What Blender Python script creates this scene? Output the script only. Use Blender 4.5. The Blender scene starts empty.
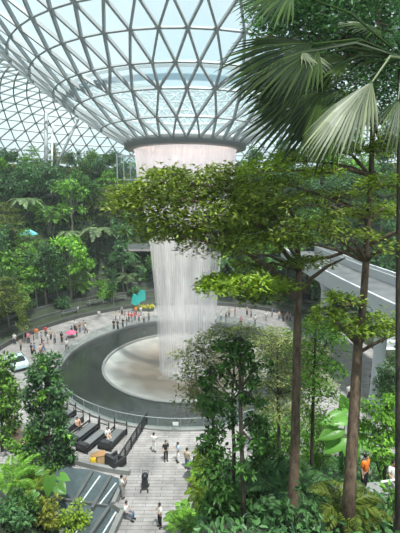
import bpy, math, random
import numpy as np
from mathutils import Vector, Matrix

random.seed(5)
rng = np.random.default_rng(11)
SC = bpy.context.scene
COL = SC.collection
PI = math.pi
V3 = lambda *a: np.array(a, float)

# ------------------------------------------------------------------ camera
FPX, TH = 390.0, math.radians(-10.0)
CAM = V3(0, 0, 20)
CT, ST = math.cos(TH), math.sin(TH)
CX, CY, RB = -1.67, 46.5, 15.6          # fountain centre, kerb radius


def ray(px, py):
    a = (px - 200) / FPX
    b = (266.5 - py) / FPX
    return V3(a, CT - b * ST, ST + b * CT)


def P(px, py, dep):
    return CAM + dep * ray(px, py)


def G(px, py, z=0.0):
    d = ray(px, py)
    return CAM + d * ((z - CAM[2]) / d[2])


def sstep(a, b, x):
    t = np.clip((x - a) / (b - a), 0, 1)
    return t * t * (3 - 2 * t)


def hill_z(r):
    return (0.55 * (r > 25) + 0.55 * (r > 27.6) + 0.6 * (r > 30.4)
            + 13.5 * sstep(33, 45, r) + 11.0 * sstep(45.5, 57.5, r))


def gh(x, y):
    dx, dy = x - CX, y - CY
    r = math.hypot(dx, dy)
    ph = math.degrees(math.atan2(dy, dx))
    if ph < -90:
        ph += 360
    w = float(sstep(-40, -12, ph) * (1 - sstep(196, 222, ph)))
    z = float(hill_z(r)) * w
    e = x - (-1.0 + (y - 20) * 0.13)
    z = max(z, 0.63 * max(0, 27 - y) * float(sstep(0, 2.6, e)))
    z = max(z, 0.7 * max(0, 22.5 - y) * float(sstep(0, 2.5, -8.2 - x)))
    return z


def hit(px, py):
    d = ray(px, py)
    s = 6.0
    while s < 130:
        p = CAM + d * s
        if p[2] <= gh(p[0], p[1]):
            break
        s += 0.08
    return V3(p[0], p[1], gh(p[0], p[1]))


# ------------------------------------------------------------------ mesh helpers
class MB:
    def __init__(self):
        self.V = []
        self.F = []
        self.n = 0

    def add(self, V, F):
        V = np.asarray(V, float).reshape(-1, 3)
        self.V.append(V)
        if isinstance(F, np.ndarray):
            self.F.append((F + self.n).tolist())
        else:
            k = self.n
            self.F.append([[i + k for i in f] for f in F])
        self.n += len(V)
        return self

    def box(self, c, s, rz=0.0, taper=1.0):
        x, y, z = s[0] / 2, s[1] / 2, s[2] / 2
        v = np.array([[-x, -y, -z], [x, -y, -z], [x, y, -z], [-x, y, -z],
                      [-x * taper, -y * taper, z], [x * taper, -y * taper, z], [x * taper, y * taper, z], [-x * taper, y * taper, z]])
        return self.add(v @ rotz(rz).T + np.asarray(c), [[3, 2, 1, 0], [4, 5, 6, 7], [0, 1, 5, 4], [1, 2, 6, 5], [2, 3, 7, 6], [3, 0, 4, 7]])

    def bar(self, a, b, w, h, up=(0, 0, 1)):
        a, b = np.asarray(a, float), np.asarray(b, float)
        d = b - a
        L = np.linalg.norm(d)
        if L < 1e-6:
            return self
        d = d / L
        s = np.cross(d, up)
        if np.linalg.norm(s) < 1e-4:
            s = np.cross(d, (1, 0, 0))
        s /= np.linalg.norm(s)
        u = np.cross(s, d)
        s, u = s * w / 2, u * h / 2
        v = [a - s - u, a + s - u, a + s + u, a - s + u, b - s - u, b + s - u, b + s + u, b - s + u]
        return self.add(v, [[0, 1, 2, 3], [7, 6, 5, 4], [0, 4, 5, 1], [1, 5, 6, 2], [2, 6, 7, 3], [3, 7, 4, 0]])

    def tube(self, pts, rad, seg=7, cap=True):
        pts = np.asarray(pts, float)
        n = len(pts)
        rad = np.broadcast_to(np.asarray(rad, float), (n,))
        t = np.gradient(pts, axis=0)
        t /= np.linalg.norm(t, axis=1)[:, None] + 1e-9
        ref = V3(0, 0, 1) if abs(t[:, 2].mean()) < 0.8 else V3(1, 0, 0)
        s = np.cross(t, ref)
        s /= np.linalg.norm(s, axis=1)[:, None] + 1e-9
        u = np.cross(s, t)
        a = np.linspace(0, 2 * PI, seg, endpoint=False)
        ring = pts[:, None, :] + rad[:, None, None] * (np.cos(a)[None, :, None] * s[:, None, :] + np.sin(a)[None, :, None] * u[:, None, :])
        F = []
        for i in range(n - 1):
            for j in range(seg):
                k = (j + 1) % seg
                F.append([i * seg + j, i * seg + k, (i + 1) * seg + k, (i + 1) * seg + j])
        if cap:
            F.append(list(range(seg))[::-1])
            F.append([(n - 1) * seg + j for j in range(seg)])
        return self.add(ring.reshape(-1, 3), F)

    def lathe(self, prof, seg=64, c=(0, 0, 0), a0=0.0, a1=2 * PI, closed=False):
        full = abs(a1 - a0 - 2 * PI) < 1e-6
        na = seg if full else seg + 1
        a = a0 + (a1 - a0) * np.arange(na) / seg
        pr = np.asarray(prof, float)
        m = len(pr)
        V = np.zeros((na, m, 3))
        V[:, :, 0] = np.cos(a)[:, None] * pr[None, :, 0] + c[0]
        V[:, :, 1] = np.sin(a)[:, None] * pr[None, :, 0] + c[1]
        V[:, :, 2] = pr[None, :, 1] + c[2]
        F = []
        for i in range(seg):
            k = (i + 1) % na
            for j in range(m if closed else m - 1):
                l = (j + 1) % m
                F.append([i * m + j, k * m + j, k * m + l, i * m + l])
        if closed and not full:
            F.append(list(range(m)))
            F.append([(na - 1) * m + j for j in range(m)][::-1])
        return self.add(V.reshape(-1, 3), F)

    def ball(self, c, r, seg=10, rings=7):
        r = np.broadcast_to(np.asarray(r, float), (3,))
        V, F = [], []
        for i in range(rings + 1):
            t = PI * i / rings
            for j in range(seg):
                p = 2 * PI * j / seg
                V.append([r[0] * math.sin(t) * math.cos(p), r[1] * math.sin(t) * math.sin(p), r[2] * math.cos(t)])
        for i in range(rings):
            for j in range(seg):
                k = (j + 1) % seg
                F.append([i * seg + j, (i + 1) * seg + j, (i + 1) * seg + k, i * seg + k])
        return self.add(np.array(V) + np.asarray(c), F)

    def leaves(self, pos, d, nrm, L, W, fold=0.15, droop=0.12):
        """one folded pointed leaf per row"""
        pos, d, nrm = (np.asarray(q, float) for q in (pos, d, nrm))
        n = len(pos)
        L = np.broadcast_to(np.asarray(L, float), (n,))[:, None]
        W = np.broadcast_to(np.asarray(W, float), (n,))[:, None]
        d = d / (np.linalg.norm(d, axis=1)[:, None] + 1e-9)
        s = np.cross(d, nrm)
        s /= np.linalg.norm(s, axis=1)[:, None] + 1e-9
        u = np.cross(s, d)
        V = np.zeros((n, 6, 3))
        V[:, 0] = pos
        V[:, 1] = pos + d * L * 0.35 + s * W * 0.5 + u * W * fold
        V[:, 2] = pos + d * L * 0.75 + s * W * 0.32 + u * (W * fold - L * droop * 0.4)
        V[:, 3] = pos + d * L - u * L * droop
        V[:, 4] = pos + d * L * 0.75 - s * W * 0.32 + u * (W * fold - L * droop * 0.4)
        V[:, 5] = pos + d * L * 0.35 - s * W * 0.5 + u * W * fold
        b = (np.arange(n) * 6)[:, None]
        F = np.concatenate([b + np.array([[0, 1, 2, 3]]), b + np.array([[0, 3, 4, 5]])])
        return self.add(V.reshape(-1, 3), F)

    def strip(self, pts, wid, side):
        """a flat ribbon along pts"""
        pts = np.asarray(pts, float)
        n = len(pts)
        wid = np.broadcast_to(np.asarray(wid, float), (n,))[:, None]
        s = np.asarray(side, float)
        if s.ndim == 1:
            s = np.broadcast_to(s, (n, 3))
        V = np.concatenate([pts - s * wid / 2, pts + s * wid / 2])
        return self.add(V, [[i, i + 1, n + i + 1, n + i] for i in range(n - 1)])

    def mesh(self, name, smooth=False):
        me = bpy.data.meshes.new(name)
        V = np.concatenate(self.V) if self.V else np.zeros((0, 3))
        F = [f for q in self.F for f in q]
        tot = np.array([len(f) for f in F], np.int32)
        lo = np.array([i for f in F for i in f], np.int32)
        me.vertices.add(len(V))
        me.vertices.foreach_set('co', V.astype(np.float32).ravel())
        me.loops.add(len(lo))
        me.loops.foreach_set('vertex_index', lo)
        me.polygons.add(len(F))
        me.polygons.foreach_set('loop_start', (np.cumsum(tot) - tot).astype(np.int32))
        me.polygons.foreach_set('loop_total', tot)
        me.update(calc_edges=True)
        me.polygons.foreach_set('use_smooth', np.full(len(F), bool(smooth)))
        return me


def rotz(a):
    c, s = math.cos(a), math.sin(a)
    return np.array([[c, -s, 0], [s, c, 0], [0, 0, 1.0]])


def unit(v):
    v = np.asarray(v, float)
    return v / (np.linalg.norm(v, axis=-1, keepdims=True) + 1e-9)


def rdir(n):
    return unit(rng.normal(size=(n, 3)))


def origin(o):
    p = V3(0, 0, 0)
    while o is not None:
        p = p + np.array(o.location)
        o = o.parent
    return p


def obj(name, mb, m, parent=None, smooth=False, world=True, **props):
    """link one mesh object; verts are in world space unless world is False"""
    if isinstance(mb, MB):
        if world and parent is not None:
            off = origin(parent)
            mb.V = [v - off for v in mb.V]
        me = mb.mesh(name, smooth)
    else:
        me = mb
    o = bpy.data.objects.new(name, me)
    COL.objects.link(o)
    if m is not None and not me.materials:
        me.materials.append(m)
    o.parent = parent
    for k, v in props.items():
        o[k] = v
    return o


def thing(name, label, cat, loc=(0, 0, 0), group=None, rz=0.0):
    o = bpy.data.objects.new(name, None)
    COL.objects.link(o)
    o.empty_display_size = 0.2
    o.location = [float(q) for q in loc]
    o.rotation_euler = (0, 0, rz)
    o['label'] = label
    o['category'] = cat
    if group:
        o['group'] = group
    return o


def tag(o, label, cat, group=None, kind=None):
    o['label'] = label
    o['category'] = cat
    if group:
        o['group'] = group
    if kind:
        o['kind'] = kind
    return o


def kids(o):
    return [c for c in KIDS.get(o.name, [])]


KIDS = {}


def index_kids():
    KIDS.clear()
    for o in COL.objects:
        if o.parent is not None:
            KIDS.setdefault(o.parent.name, []).append(o)


def dup(root, loc, rz, sc, label, cat=None, group=None):
    """a copy of a thing with copies of its parts and their sub-parts"""
    r = root.copy()
    COL.objects.link(r)
    r.location = [float(q) for q in loc]
    r.rotation_euler = (0, 0, rz)
    r.scale = (sc, sc, sc) if np.isscalar(sc) else sc
    r['label'] = label
    if cat:
        r['category'] = cat
    if group:
        r['group'] = group
    for ch in kids(root):
        c = ch.copy()
        COL.objects.link(c)
        c.parent = r
        for g in kids(ch):
            d = g.copy()
            COL.objects.link(d)
            d.parent = c
    return r


# ------------------------------------------------------------------ materials
def new_mat(name):
    m = bpy.data.materials.new(name)
    m.use_nodes = True
    nt = m.node_tree
    nt.nodes.clear()
    out = nt.nodes.new('ShaderNodeOutputMaterial')
    return m, nt, out


def N(nt, t, **kw):
    n = nt.nodes.new(t)
    for k, v in kw.items():
        if k in n.inputs:
            n.inputs[k].default_value = v
        else:
            setattr(n, k, v)
    return n


def c4(c):
    return (c[0], c[1], c[2], 1.0)


def solid(name, col, rough=0.6, metal=0.0, var=0.12, scale=6.0, spec=0.4, bump=0.0):
    m, nt, out = new_mat(name)
    p = N(nt, 'ShaderNodeBsdfPrincipled', Roughness=rough, Metallic=metal)
    p.inputs['Specular IOR Level'].default_value = spec
    tc = N(nt, 'ShaderNodeTexCoord')
    no = N(nt, 'ShaderNodeTexNoise', Scale=scale, Detail=4.0)
    nt.links.new(tc.outputs['Object'], no.inputs['Vector'])
    mx = N(nt, 'ShaderNodeMix', data_type='RGBA')
    mx.inputs[6].default_value = c4([q * (1 - var) for q in col])
    mx.inputs[7].default_value = c4([min(1, q * (1 + var)) for q in col])
    nt.links.new(no.outputs['Fac'], mx.inputs[0])
    nt.links.new(mx.outputs[2], p.inputs['Base Color'])
    if bump:
        b = N(nt, 'ShaderNodeBump', Strength=bump, Distance=0.05)
        nt.links.new(no.outputs['Fac'], b.inputs['Height'])
        nt.links.new(b.outputs[0], p.inputs['Normal'])
    nt.links.new(p.outputs[0], out.inputs[0])
    return m


def leafmat(name, a, b, trans=0.32, rough=0.45, spec=0.35):
    """leaves: two greens mixed leaf by leaf, partly translucent"""
    a = [a[0] * 0.55, a[1] * 0.55, a[2] * 0.5]
    b = [min(0.7, b[0] * 1.95), min(0.7, b[1] * 1.75), b[2] * 1.25]
    m, nt, out = new_mat(name)
    g = N(nt, 'ShaderNodeNewGeometry')
    oi = N(nt, 'ShaderNodeObjectInfo')
    mx = N(nt, 'ShaderNodeMix', data_type='RGBA')
    mx.inputs[6].default_value = c4(a)
    mx.inputs[7].default_value = c4(b)
    nt.links.new(g.outputs['Random Per Island'], mx.inputs[0])
    hs = N(nt, 'ShaderNodeHueSaturation')
    mr = N(nt, 'ShaderNodeMapRange')
    mr.inputs['To Min'].default_value = 0.72
    mr.inputs['To Max'].default_value = 1.22
    nt.links.new(oi.outputs['Random'], mr.inputs['Value'])
    nt.links.new(mr.outputs[0], hs.inputs['Value'])
    nt.links.new(mx.outputs[2], hs.inputs['Color'])
    p = N(nt, 'ShaderNodeBsdfPrincipled', Roughness=rough)
    p.inputs['Specular IOR Level'].default_value = spec
    nt.links.new(hs.outputs[0], p.inputs['Base Color'])
    t = N(nt, 'ShaderNodeBsdfTranslucent')
    hs2 = N(nt, 'ShaderNodeHueSaturation', Saturation=1.1, Value=1.25)
    nt.links.new(hs.outputs[0], hs2.inputs['Color'])
    nt.links.new(hs2.outputs[0], t.inputs['Color'])
    ms = N(nt, 'ShaderNodeMixShader')
    ms.inputs[0].default_value = trans
    nt.links.new(p.outputs[0], ms.inputs[1])
    nt.links.new(t.outputs[0], ms.inputs[2])
    nt.links.new(ms.outputs[0], out.inputs[0])
    return m


def barkmat(name, a, b, scale=9.0):
    m, nt, out = new_mat(name)
    tc = N(nt, 'ShaderNodeTexCoord')
    mp = N(nt, 'ShaderNodeMapping')
    mp.inputs['Scale'].default_value = (scale, scale, scale * 0.35)
    no = N(nt, 'ShaderNodeTexNoise', Scale=1.0, Detail=6.0, Roughness=0.65)
    cr = N(nt, 'ShaderNodeValToRGB')
    cr.color_ramp.elements[0].position, cr.color_ramp.elements[0].color = 0.35, c4(a)
    cr.color_ramp.elements[1].position, cr.color_ramp.elements[1].color = 0.68, c4(b)
    p = N(nt, 'ShaderNodeBsdfPrincipled', Roughness=0.9)
    bu = N(nt, 'ShaderNodeBump', Strength=0.6, Distance=0.03)
    L = nt.links.new
    L(tc.outputs['Object'], mp.inputs[0]); L(mp.outputs[0], no.inputs['Vector']); L(no.outputs['Fac'], cr.inputs[0])
    L(cr.outputs[0], p.inputs['Base Color']); L(no.outputs['Fac'], bu.inputs['Height']); L(bu.outputs[0], p.inputs['Normal'])
    L(p.outputs[0], out.inputs[0])
    return m


def glassmat(name, tint, clear=0.86, veil=0.06, rough=0.02):
    """thin pane: mostly clear, a pale veil coloured for frit and reflection, a little mirror"""
    m, nt, out = new_mat(name)
    t = N(nt, 'ShaderNodeBsdfTransparent', Color=c4(tint))
    d = N(nt, 'ShaderNodeBsdfTranslucent', Color=(0.36, 0.46, 0.50, 1))  # veil colour stands in for frit and reflected sky
    gl = N(nt, 'ShaderNodeBsdfGlossy', Color=(0.9, 0.95, 0.95, 1), Roughness=rough)
    m1 = N(nt, 'ShaderNodeMixShader'); m1.inputs[0].default_value = veil
    m2 = N(nt, 'ShaderNodeMixShader'); m2.inputs[0].default_value = 1 - clear
    L = nt.links.new
    L(t.outputs[0], m1.inputs[1]); L(d.outputs[0], m1.inputs[2])
    L(m1.outputs[0], m2.inputs[1]); L(gl.outputs[0], m2.inputs[2]); L(m2.outputs[0], out.inputs[0])
    return m


M = {}
M['steel'] = solid('painted_steel', (0.30, 0.32, 0.33), 0.45, 0.0, 0.05)
M['rim'] = solid('rim_steel', (0.20, 0.21, 0.21), 0.5, 0.0, 0.06)
M['glass'] = glassmat('roof_glass', (0.88, 0.95, 0.98), 0.97, 0.38)
M['rail_glass'] = glassmat('rail_glass', (0.93, 0.97, 0.96), 0.97, 0.02)
M['black'] = solid('black_metal', (0.018, 0.019, 0.022), 0.45)
M['cushion'] = solid('black_cushion', (0.03, 0.03, 0.034), 0.8)
M['slatgrey'] = solid('grey_mesh', (0.14, 0.145, 0.15), 0.7)
M['kerb'] = solid('kerb_stone', (0.22, 0.22, 0.215), 0.7, 0, 0.15, 3)
M['darkstone'] = solid('dark_stone', (0.10, 0.105, 0.105), 0.55, 0, 0.3, 1.5)
M['terrace'] = solid('terrace_stone', (0.075, 0.077, 0.07), 0.8, 0, 0.35, 0.8)
M['concrete'] = solid('concrete', (0.52, 0.54, 0.56), 0.7, 0, 0.08, 0.7)
M['deck'] = solid('bridge_deck', (0.13, 0.135, 0.14), 0.7, 0, 0.2, 0.8)
M['white'] = solid('white_paint', (0.78, 0.78, 0.76), 0.5, 0, 0.05)
M['soil'] = solid('soil', (0.035, 0.045, 0.024), 0.95, 0, 0.6, 0.9, bump=0.5)
M['wood'] = solid('warm_wood', (0.36, 0.20, 0.09), 0.55, 0, 0.3, 5)
M['yellow'] = solid('yellow_paint', (0.85, 0.55, 0.03), 0.5)
M['teal'] = solid('teal_cloth', (0.02, 0.36, 0.33), 0.8, 0, 0.2)
M['blue'] = solid('pale_blue_cloth', (0.16, 0.50, 0.62), 0.8, 0, 0.15)
M['carpaint'] = solid('pale_blue_paint', (0.52, 0.66, 0.70), 0.25, 0, 0.03)
M['carglass'] = solid('dark_window', (0.02, 0.025, 0.03), 0.08)
M['rubber'] = solid('rubber', (0.015, 0.015, 0.015), 0.8)
M['bark'] = barkmat('brown_bark', (0.05, 0.032, 0.021), (0.20, 0.135, 0.09))
M['bark_dark'] = barkmat('dark_bark', (0.022, 0.018, 0.013), (0.085, 0.066, 0.045))
M['bark_pale'] = barkmat('pale_bark', (0.13, 0.115, 0.09), (0.32, 0.28, 0.22))
M['L_dark'] = leafmat('dark_leaf', (0.021, 0.068, 0.021), (0.053, 0.143, 0.036))
M['L_deep'] = leafmat('deep_leaf', (0.030, 0.090, 0.042), (0.068, 0.165, 0.075))
M['L_mid'] = leafmat('mid_leaf', (0.053, 0.150, 0.030), (0.128, 0.285, 0.053))
M['L_olive'] = leafmat('olive_leaf', (0.08, 0.13, 0.03), (0.13, 0.185, 0.045))
M['L_bright'] = leafmat('bright_leaf', (0.09, 0.26, 0.035), (0.16, 0.34, 0.06))
M['L_lime'] = leafmat('lime_leaf', (0.14, 0.26, 0.03), (0.20, 0.31, 0.05))
M['L_yellow'] = leafmat('yellow_leaf', (0.20, 0.27, 0.03), (0.26, 0.30, 0.06))
M['L_blue'] = leafmat('bluegreen_leaf', (0.04, 0.11, 0.05), (0.07, 0.17, 0.075))
M['L_pale'] = leafmat('pale_leaf', (0.20, 0.30, 0.17), (0.17, 0.25, 0.17))
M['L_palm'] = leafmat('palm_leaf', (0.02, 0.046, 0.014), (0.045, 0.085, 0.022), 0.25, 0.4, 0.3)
M['L_palmlit'] = leafmat('palm_leaf_lit', (0.20, 0.25, 0.17), (0.21, 0.26, 0.20), 0.3, 0.4, 0.35)  # paler copy of the palm leaf, bright light put into its colour
M['L_feather'] = leafmat('feather_leaf', (0.14, 0.19, 0.07), (0.19, 0.235, 0.11))
M['L_canopy'] = leafmat('canopy_leaf', (0.08, 0.145, 0.03), (0.165, 0.235, 0.05))
M['L_taro'] = leafmat('taro_leaf', (0.12, 0.30, 0.08), (0.10, 0.26, 0.06), 0.45, 0.35)
M['flower'] = leafmat('yellow_flower', (0.65, 0.50, 0.02), (0.8, 0.66, 0.06), 0.2)
M['skin'] = solid('skin', (0.50, 0.31, 0.22), 0.6, 0, 0.04)
M['hair'] = solid('black_hair', (0.015, 0.012, 0.011), 0.5)
M['eye'] = solid('dark_eye', (0.01, 0.01, 0.01), 0.3)


def plazamat():
    m, nt, out = new_mat('plaza_paving')
    L = nt.links.new
    tc = N(nt, 'ShaderNodeTexCoord')
    br = N(nt, 'ShaderNodeTexBrick', Scale=1.0)
    br.inputs['Color1'].default_value = (0.37, 0.35, 0.345, 1)
    br.inputs['Color2'].default_value = (0.29, 0.275, 0.27, 1)
    br.inputs['Mortar'].default_value = (0.20, 0.185, 0.18, 1)
    br.inputs['Mortar Size'].default_value = 0.03
    br.inputs['Brick Width'].default_value = 1.8
    br.inputs['Row Height'].default_value = 0.30
    no = N(nt, 'ShaderNodeTexNoise', Scale=0.9, Detail=6.0, Roughness=0.7)
    cr = N(nt, 'ShaderNodeValToRGB')
    cr.color_ramp.elements[0].position, cr.color_ramp.elements[0].color = 0.32, (0.62, 0.6, 0.6, 1)
    cr.color_ramp.elements[1].position, cr.color_ramp.elements[1].color = 0.66, (1.12, 1.1, 1.1, 1)
    mx = N(nt, 'ShaderNodeMix', data_type='RGBA', blend_type='MULTIPLY')
    mx.inputs[0].default_value = 0.9
    p = N(nt, 'ShaderNodeBsdfPrincipled', Roughness=0.6)
    L(tc.outputs['Object'], br.inputs['Vector']); L(tc.outputs['Object'], no.inputs['Vector']); L(no.outputs['Fac'], cr.inputs[0])
    L(br.outputs['Color'], mx.inputs[6]); L(cr.outputs[0], mx.inputs[7]); L(mx.outputs[2], p.inputs['Base Color'])
    L(p.outputs[0], out.inputs[0])
    return m


def watermat(name, col, rough=0.12, bump=0.25, scale=6.0):
    m, nt, out = new_mat(name)
    L = nt.links.new
    tc = N(nt, 'ShaderNodeTexCoord')
    no = N(nt, 'ShaderNodeTexNoise', Scale=scale, Detail=5.0)
    cr = N(nt, 'ShaderNodeMix', data_type='RGBA')
    cr.inputs[6].default_value = c4([q * 0.6 for q in col])
    cr.inputs[7].default_value = c4([q * 1.5 for q in col])
    b = N(nt, 'ShaderNodeBump', Strength=bump, Distance=0.05)
    p = N(nt, 'ShaderNodeBsdfPrincipled', Roughness=rough)
    L(tc.outputs['Object'], no.inputs['Vector']); L(no.outputs['Fac'], cr.inputs[0]); L(cr.outputs[2], p.inputs['Base Color'])
    L(no.outputs['Fac'], b.inputs['Height']); L(b.outputs[0], p.inputs['Normal']); L(p.outputs[0], out.inputs[0])
    return m


def foammat():
    """churned pool water: tan bed, white foam in rings and patches"""
    m, nt, out = new_mat('churned_water')
    L = nt.links.new
    tc = N(nt, 'ShaderNodeTexCoord')
    ln = N(nt, 'ShaderNodeVectorMath', operation='LENGTH')
    no = N(nt, 'ShaderNodeTexNoise', Scale=0.5, Detail=6.0)
    ma = N(nt, 'ShaderNodeMath', operation='MULTIPLY_ADD')
    ma.inputs[1].default_value = 4.0
    mr = N(nt, 'ShaderNodeMapRange')
    mr.inputs['From Min'].default_value = 0.0
    mr.inputs['From Max'].default_value = 12.6
    cr = N(nt, 'ShaderNodeValToRGB')
    e = cr.color_ramp.elements
    e[0].position, e[0].color = 0.25, (0.80, 0.80, 0.79, 1)
    e[1].position, e[1].color = 0.46, (0.16, 0.125, 0.092, 1)
    for pos, c in ((0.70, (0.175, 0.145, 0.118, 1)), (0.86, (0.25, 0.245, 0.23, 1)), (1.0, (0.42, 0.43, 0.41, 1))):
        q = e.new(pos); q.color = c
    p = N(nt, 'ShaderNodeBsdfPrincipled', Roughness=0.35)
    L(tc.outputs['Object'], ln.inputs[0]); L(tc.outputs['Object'], no.inputs['Vector'])
    L(no.outputs['Fac'], ma.inputs[0]); L(ln.outputs['Value'], ma.inputs[2])
    L(ma.outputs[0], mr.inputs['Value']); L(mr.outputs[0], cr.inputs[0]); L(cr.outputs[0], p.inputs['Base Color'])
    L(p.outputs[0], out.inputs[0])
    return m


def fallmat(name, lo, hi, su, sv, col, seed, top=0.6):
    """falling water: threads of white with clear gaps; UV = (turns, metres)"""
    m, nt, out = new_mat(name)
    L = nt.links.new
    uv = N(nt, 'ShaderNodeUVMap')
    mp = N(nt, 'ShaderNodeMapping')
    mp.inputs['Scale'].default_value = (su, sv, 1)
    mp.inputs['Location'].default_value = (seed, seed * 0.37, seed)
    no = N(nt, 'ShaderNodeTexNoise', Scale=1.0, Detail=4.0, Roughness=0.6)
    mp2 = N(nt, 'ShaderNodeMapping')
    mp2.inputs['Scale'].default_value = (14, 0.10, 1)
    mp2.inputs['Location'].default_value = (seed * 3, seed, 0)
    n2 = N(nt, 'ShaderNodeTexNoise', Scale=1.0, Detail=3.0)
    mul = N(nt, 'ShaderNodeMath', operation='MULTIPLY')
    sep = N(nt, 'ShaderNodeSeparateXYZ')
    # the sheet breaks up into threads as it falls
    fr = N(nt, 'ShaderNodeMapRange')
    fr.inputs['From Min'].default_value = 15.0
    fr.inputs['From Max'].default_value = 26.0
    fr.inputs['To Min'].default_value = 0.0
    fr.inputs['To Max'].default_value = 0.26
    ad = N(nt, 'ShaderNodeMath', operation='ADD')
    mr = N(nt, 'ShaderNodeMapRange')
    mr.inputs['From Min'].default_value = lo
    mr.inputs['From Max'].default_value = hi
    t = N(nt, 'ShaderNodeBsdfTransparent')
    d = N(nt, 'ShaderNodeBsdfDiffuse', Color=c4(col))
    tl = N(nt, 'ShaderNodeBsdfTranslucent', Color=c4(col))
    md = N(nt, 'ShaderNodeMixShader'); md.inputs[0].default_value = 0.5
    ms = N(nt, 'ShaderNodeMixShader')
    L(uv.outputs[0], mp.inputs[0]); L(mp.outputs[0], no.inputs['Vector'])
    L(uv.outputs[0], mp2.inputs[0]); L(mp2.outputs[0], n2.inputs['Vector'])
    av = N(nt, 'ShaderNodeMath', operation='MULTIPLY_ADD'); av.inputs[1].default_value = 0.45
    h2 = N(nt, 'ShaderNodeMath', operation='MULTIPLY'); h2.inputs[1].default_value = 0.55
    L(n2.outputs['Fac'], h2.inputs[0]); L(no.outputs['Fac'], av.inputs[0]); L(h2.outputs[0], av.inputs[2])
    L(uv.outputs[0], sep.inputs[0]); L(sep.outputs[1], fr.inputs['Value'])
    L(av.outputs[0], ad.inputs[0]); L(fr.outputs[0], ad.inputs[1])
    L(ad.outputs[0], mr.inputs['Value'])
    mul.inputs[1].default_value = top
    L(mr.outputs[0], mul.inputs[0]); L(mul.outputs[0], ms.inputs[0])
    L(d.outputs[0], md.inputs[1]); L(tl.outputs[0], md.inputs[2])
    L(t.outputs[0], ms.inputs[1]); L(md.outputs[0], ms.inputs[2]); L(ms.outputs[0], out.inputs[0])
    return m


def emitmat(name, col, s):
    m, nt, out = new_mat(name)
    e = N(nt, 'ShaderNodeEmission', Color=c4(col), Strength=s)
    nt.links.new(e.outputs[0], out.inputs[0])
    return m


def volmat(name, dens, col=(0.9, 0.97, 1.0)):
    m, nt, out = new_mat(name)
    v = N(nt, 'ShaderNodeVolumeScatter', Color=c4(col), Density=dens, Anisotropy=0.2)
    nt.links.new(v.outputs[0], out.inputs['Volume'])
    return m


M['plaza'] = plazamat()
M['poolring'] = watermat('dark_pool_water', (0.030, 0.034, 0.032), 0.09, 0.10, 1.2)
M['cascade'] = watermat('cascade_water', (0.065, 0.085, 0.092), 0.12, 0.5, 5)
M['foam'] = foammat()
M['weir'] = solid('white_water', (0.62, 0.65, 0.66), 0.5, 0, 0.3, 9, bump=0.8)
M['warm'] = emitmat('warm_lamp', (1.0, 0.72, 0.50), 2.2)


def struct(name, mb, m, smooth=False, **kw):
    return obj(name, mb, m, None, smooth, kind='structure', **kw)

SKY, SUN, EXPO, HAZE = 0.92, 14.5, 0.0, 0.0006

# ------------------------------------------------------------------ setting: ground
fl = MB().lathe([(RB - 0.1, 0), (20, 0), (25.2, 0), (40, -0.02), (93, -0.05)], 128, (CX, CY, 0))
struct('floor', fl, M['plaza'])

# planted hillside round the back of the plaza, terraced
hb = MB()
rr = np.concatenate([np.linspace(24.6, 33, 22), np.linspace(33.4, 70, 60)])
pp = np.radians(np.linspace(-42, 224, 150))
Vh = np.zeros((len(pp), len(rr), 3))
for i, a in enumerate(pp):
    for j, r in enumerate(rr):
        x, y = CX + r * math.cos(a), CY + r * math.sin(a)
        ph = math.degrees(a)
        w = float(sstep(-40, -12, ph) * (1 - sstep(196, 222, ph)))
        z = float(hill_z(r)) * w - 0.06
        if r > 33:
            z += (0.5 * math.sin(x * 0.9 + y * 0.4) + 0.4 * math.sin(y * 1.3 - x * 0.5)) * w
        Vh[i, j] = x, y, z
m_ = len(rr)
hb.add(Vh.reshape(-1, 3), [[i * m_ + j, i * m_ + j + 1, (i + 1) * m_ + j + 1, (i + 1) * m_ + j] for i in range(len(pp) - 1) for j in range(m_ - 1)])
struct('ground_hillside', hb, M['soil'], True)

# stone terrace risers above the plaza
for k, (r, z0, z1) in enumerate(((25.0, 0, 0.62), (27.6, 0.5, 1.18), (30.4, 1.05, 1.80), (33.2, 1.6, 2.9))):
    w_ = MB().lathe([(r, z0), (r + 0.45, z0), (r + 0.45, z1), (r, z1)], 90, (CX, CY, 0), math.radians(40), math.radians(196), True)
    struct('wall_terrace_%d' % (k + 1), w_, M['terrace'])
# retaining wall of the upper tier, seen between the shrubs
w_ = MB().lathe([(56.6, 20), (57.3, 20), (57.3, 27.2), (56.6, 27.2)], 90, (CX, CY, 0), math.radians(20), math.radians(190), True)
struct('wall_upper_terrace', w_, M['terrace'])
w_ = MB().lathe([(45.0, 11), (45.5, 11), (45.5, 16.2), (45.0, 16.2)], 90, (CX, CY, 0), math.radians(60), math.radians(185), True)
struct('wall_middle_terrace', w_, M['terrace'])


def slope(name, x0, x1, y0, y1):
    b = MB()
    xs, ys = np.linspace(x0, x1, 60), np.linspace(y0, y1, 60)
    V = np.array([[x, y, gh(x, y) - 0.05 + (0.12 * math.sin(x * 2.1 + y * 1.3) if gh(x, y) > 0.4 else 0.0)] for y in ys for x in xs])
    b.add(V, [[j * 60 + i, j * 60 + i + 1, (j + 1) * 60 + i + 1, (j + 1) * 60 + i] for j in range(59) for i in range(59)])
    struct(name, b, M['soil'], True)


slope('ground_right_slope', -1.6, 24, 1.5, 27.5)
slope('ground_left_slope', -26, -7.7, 3, 23)

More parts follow.
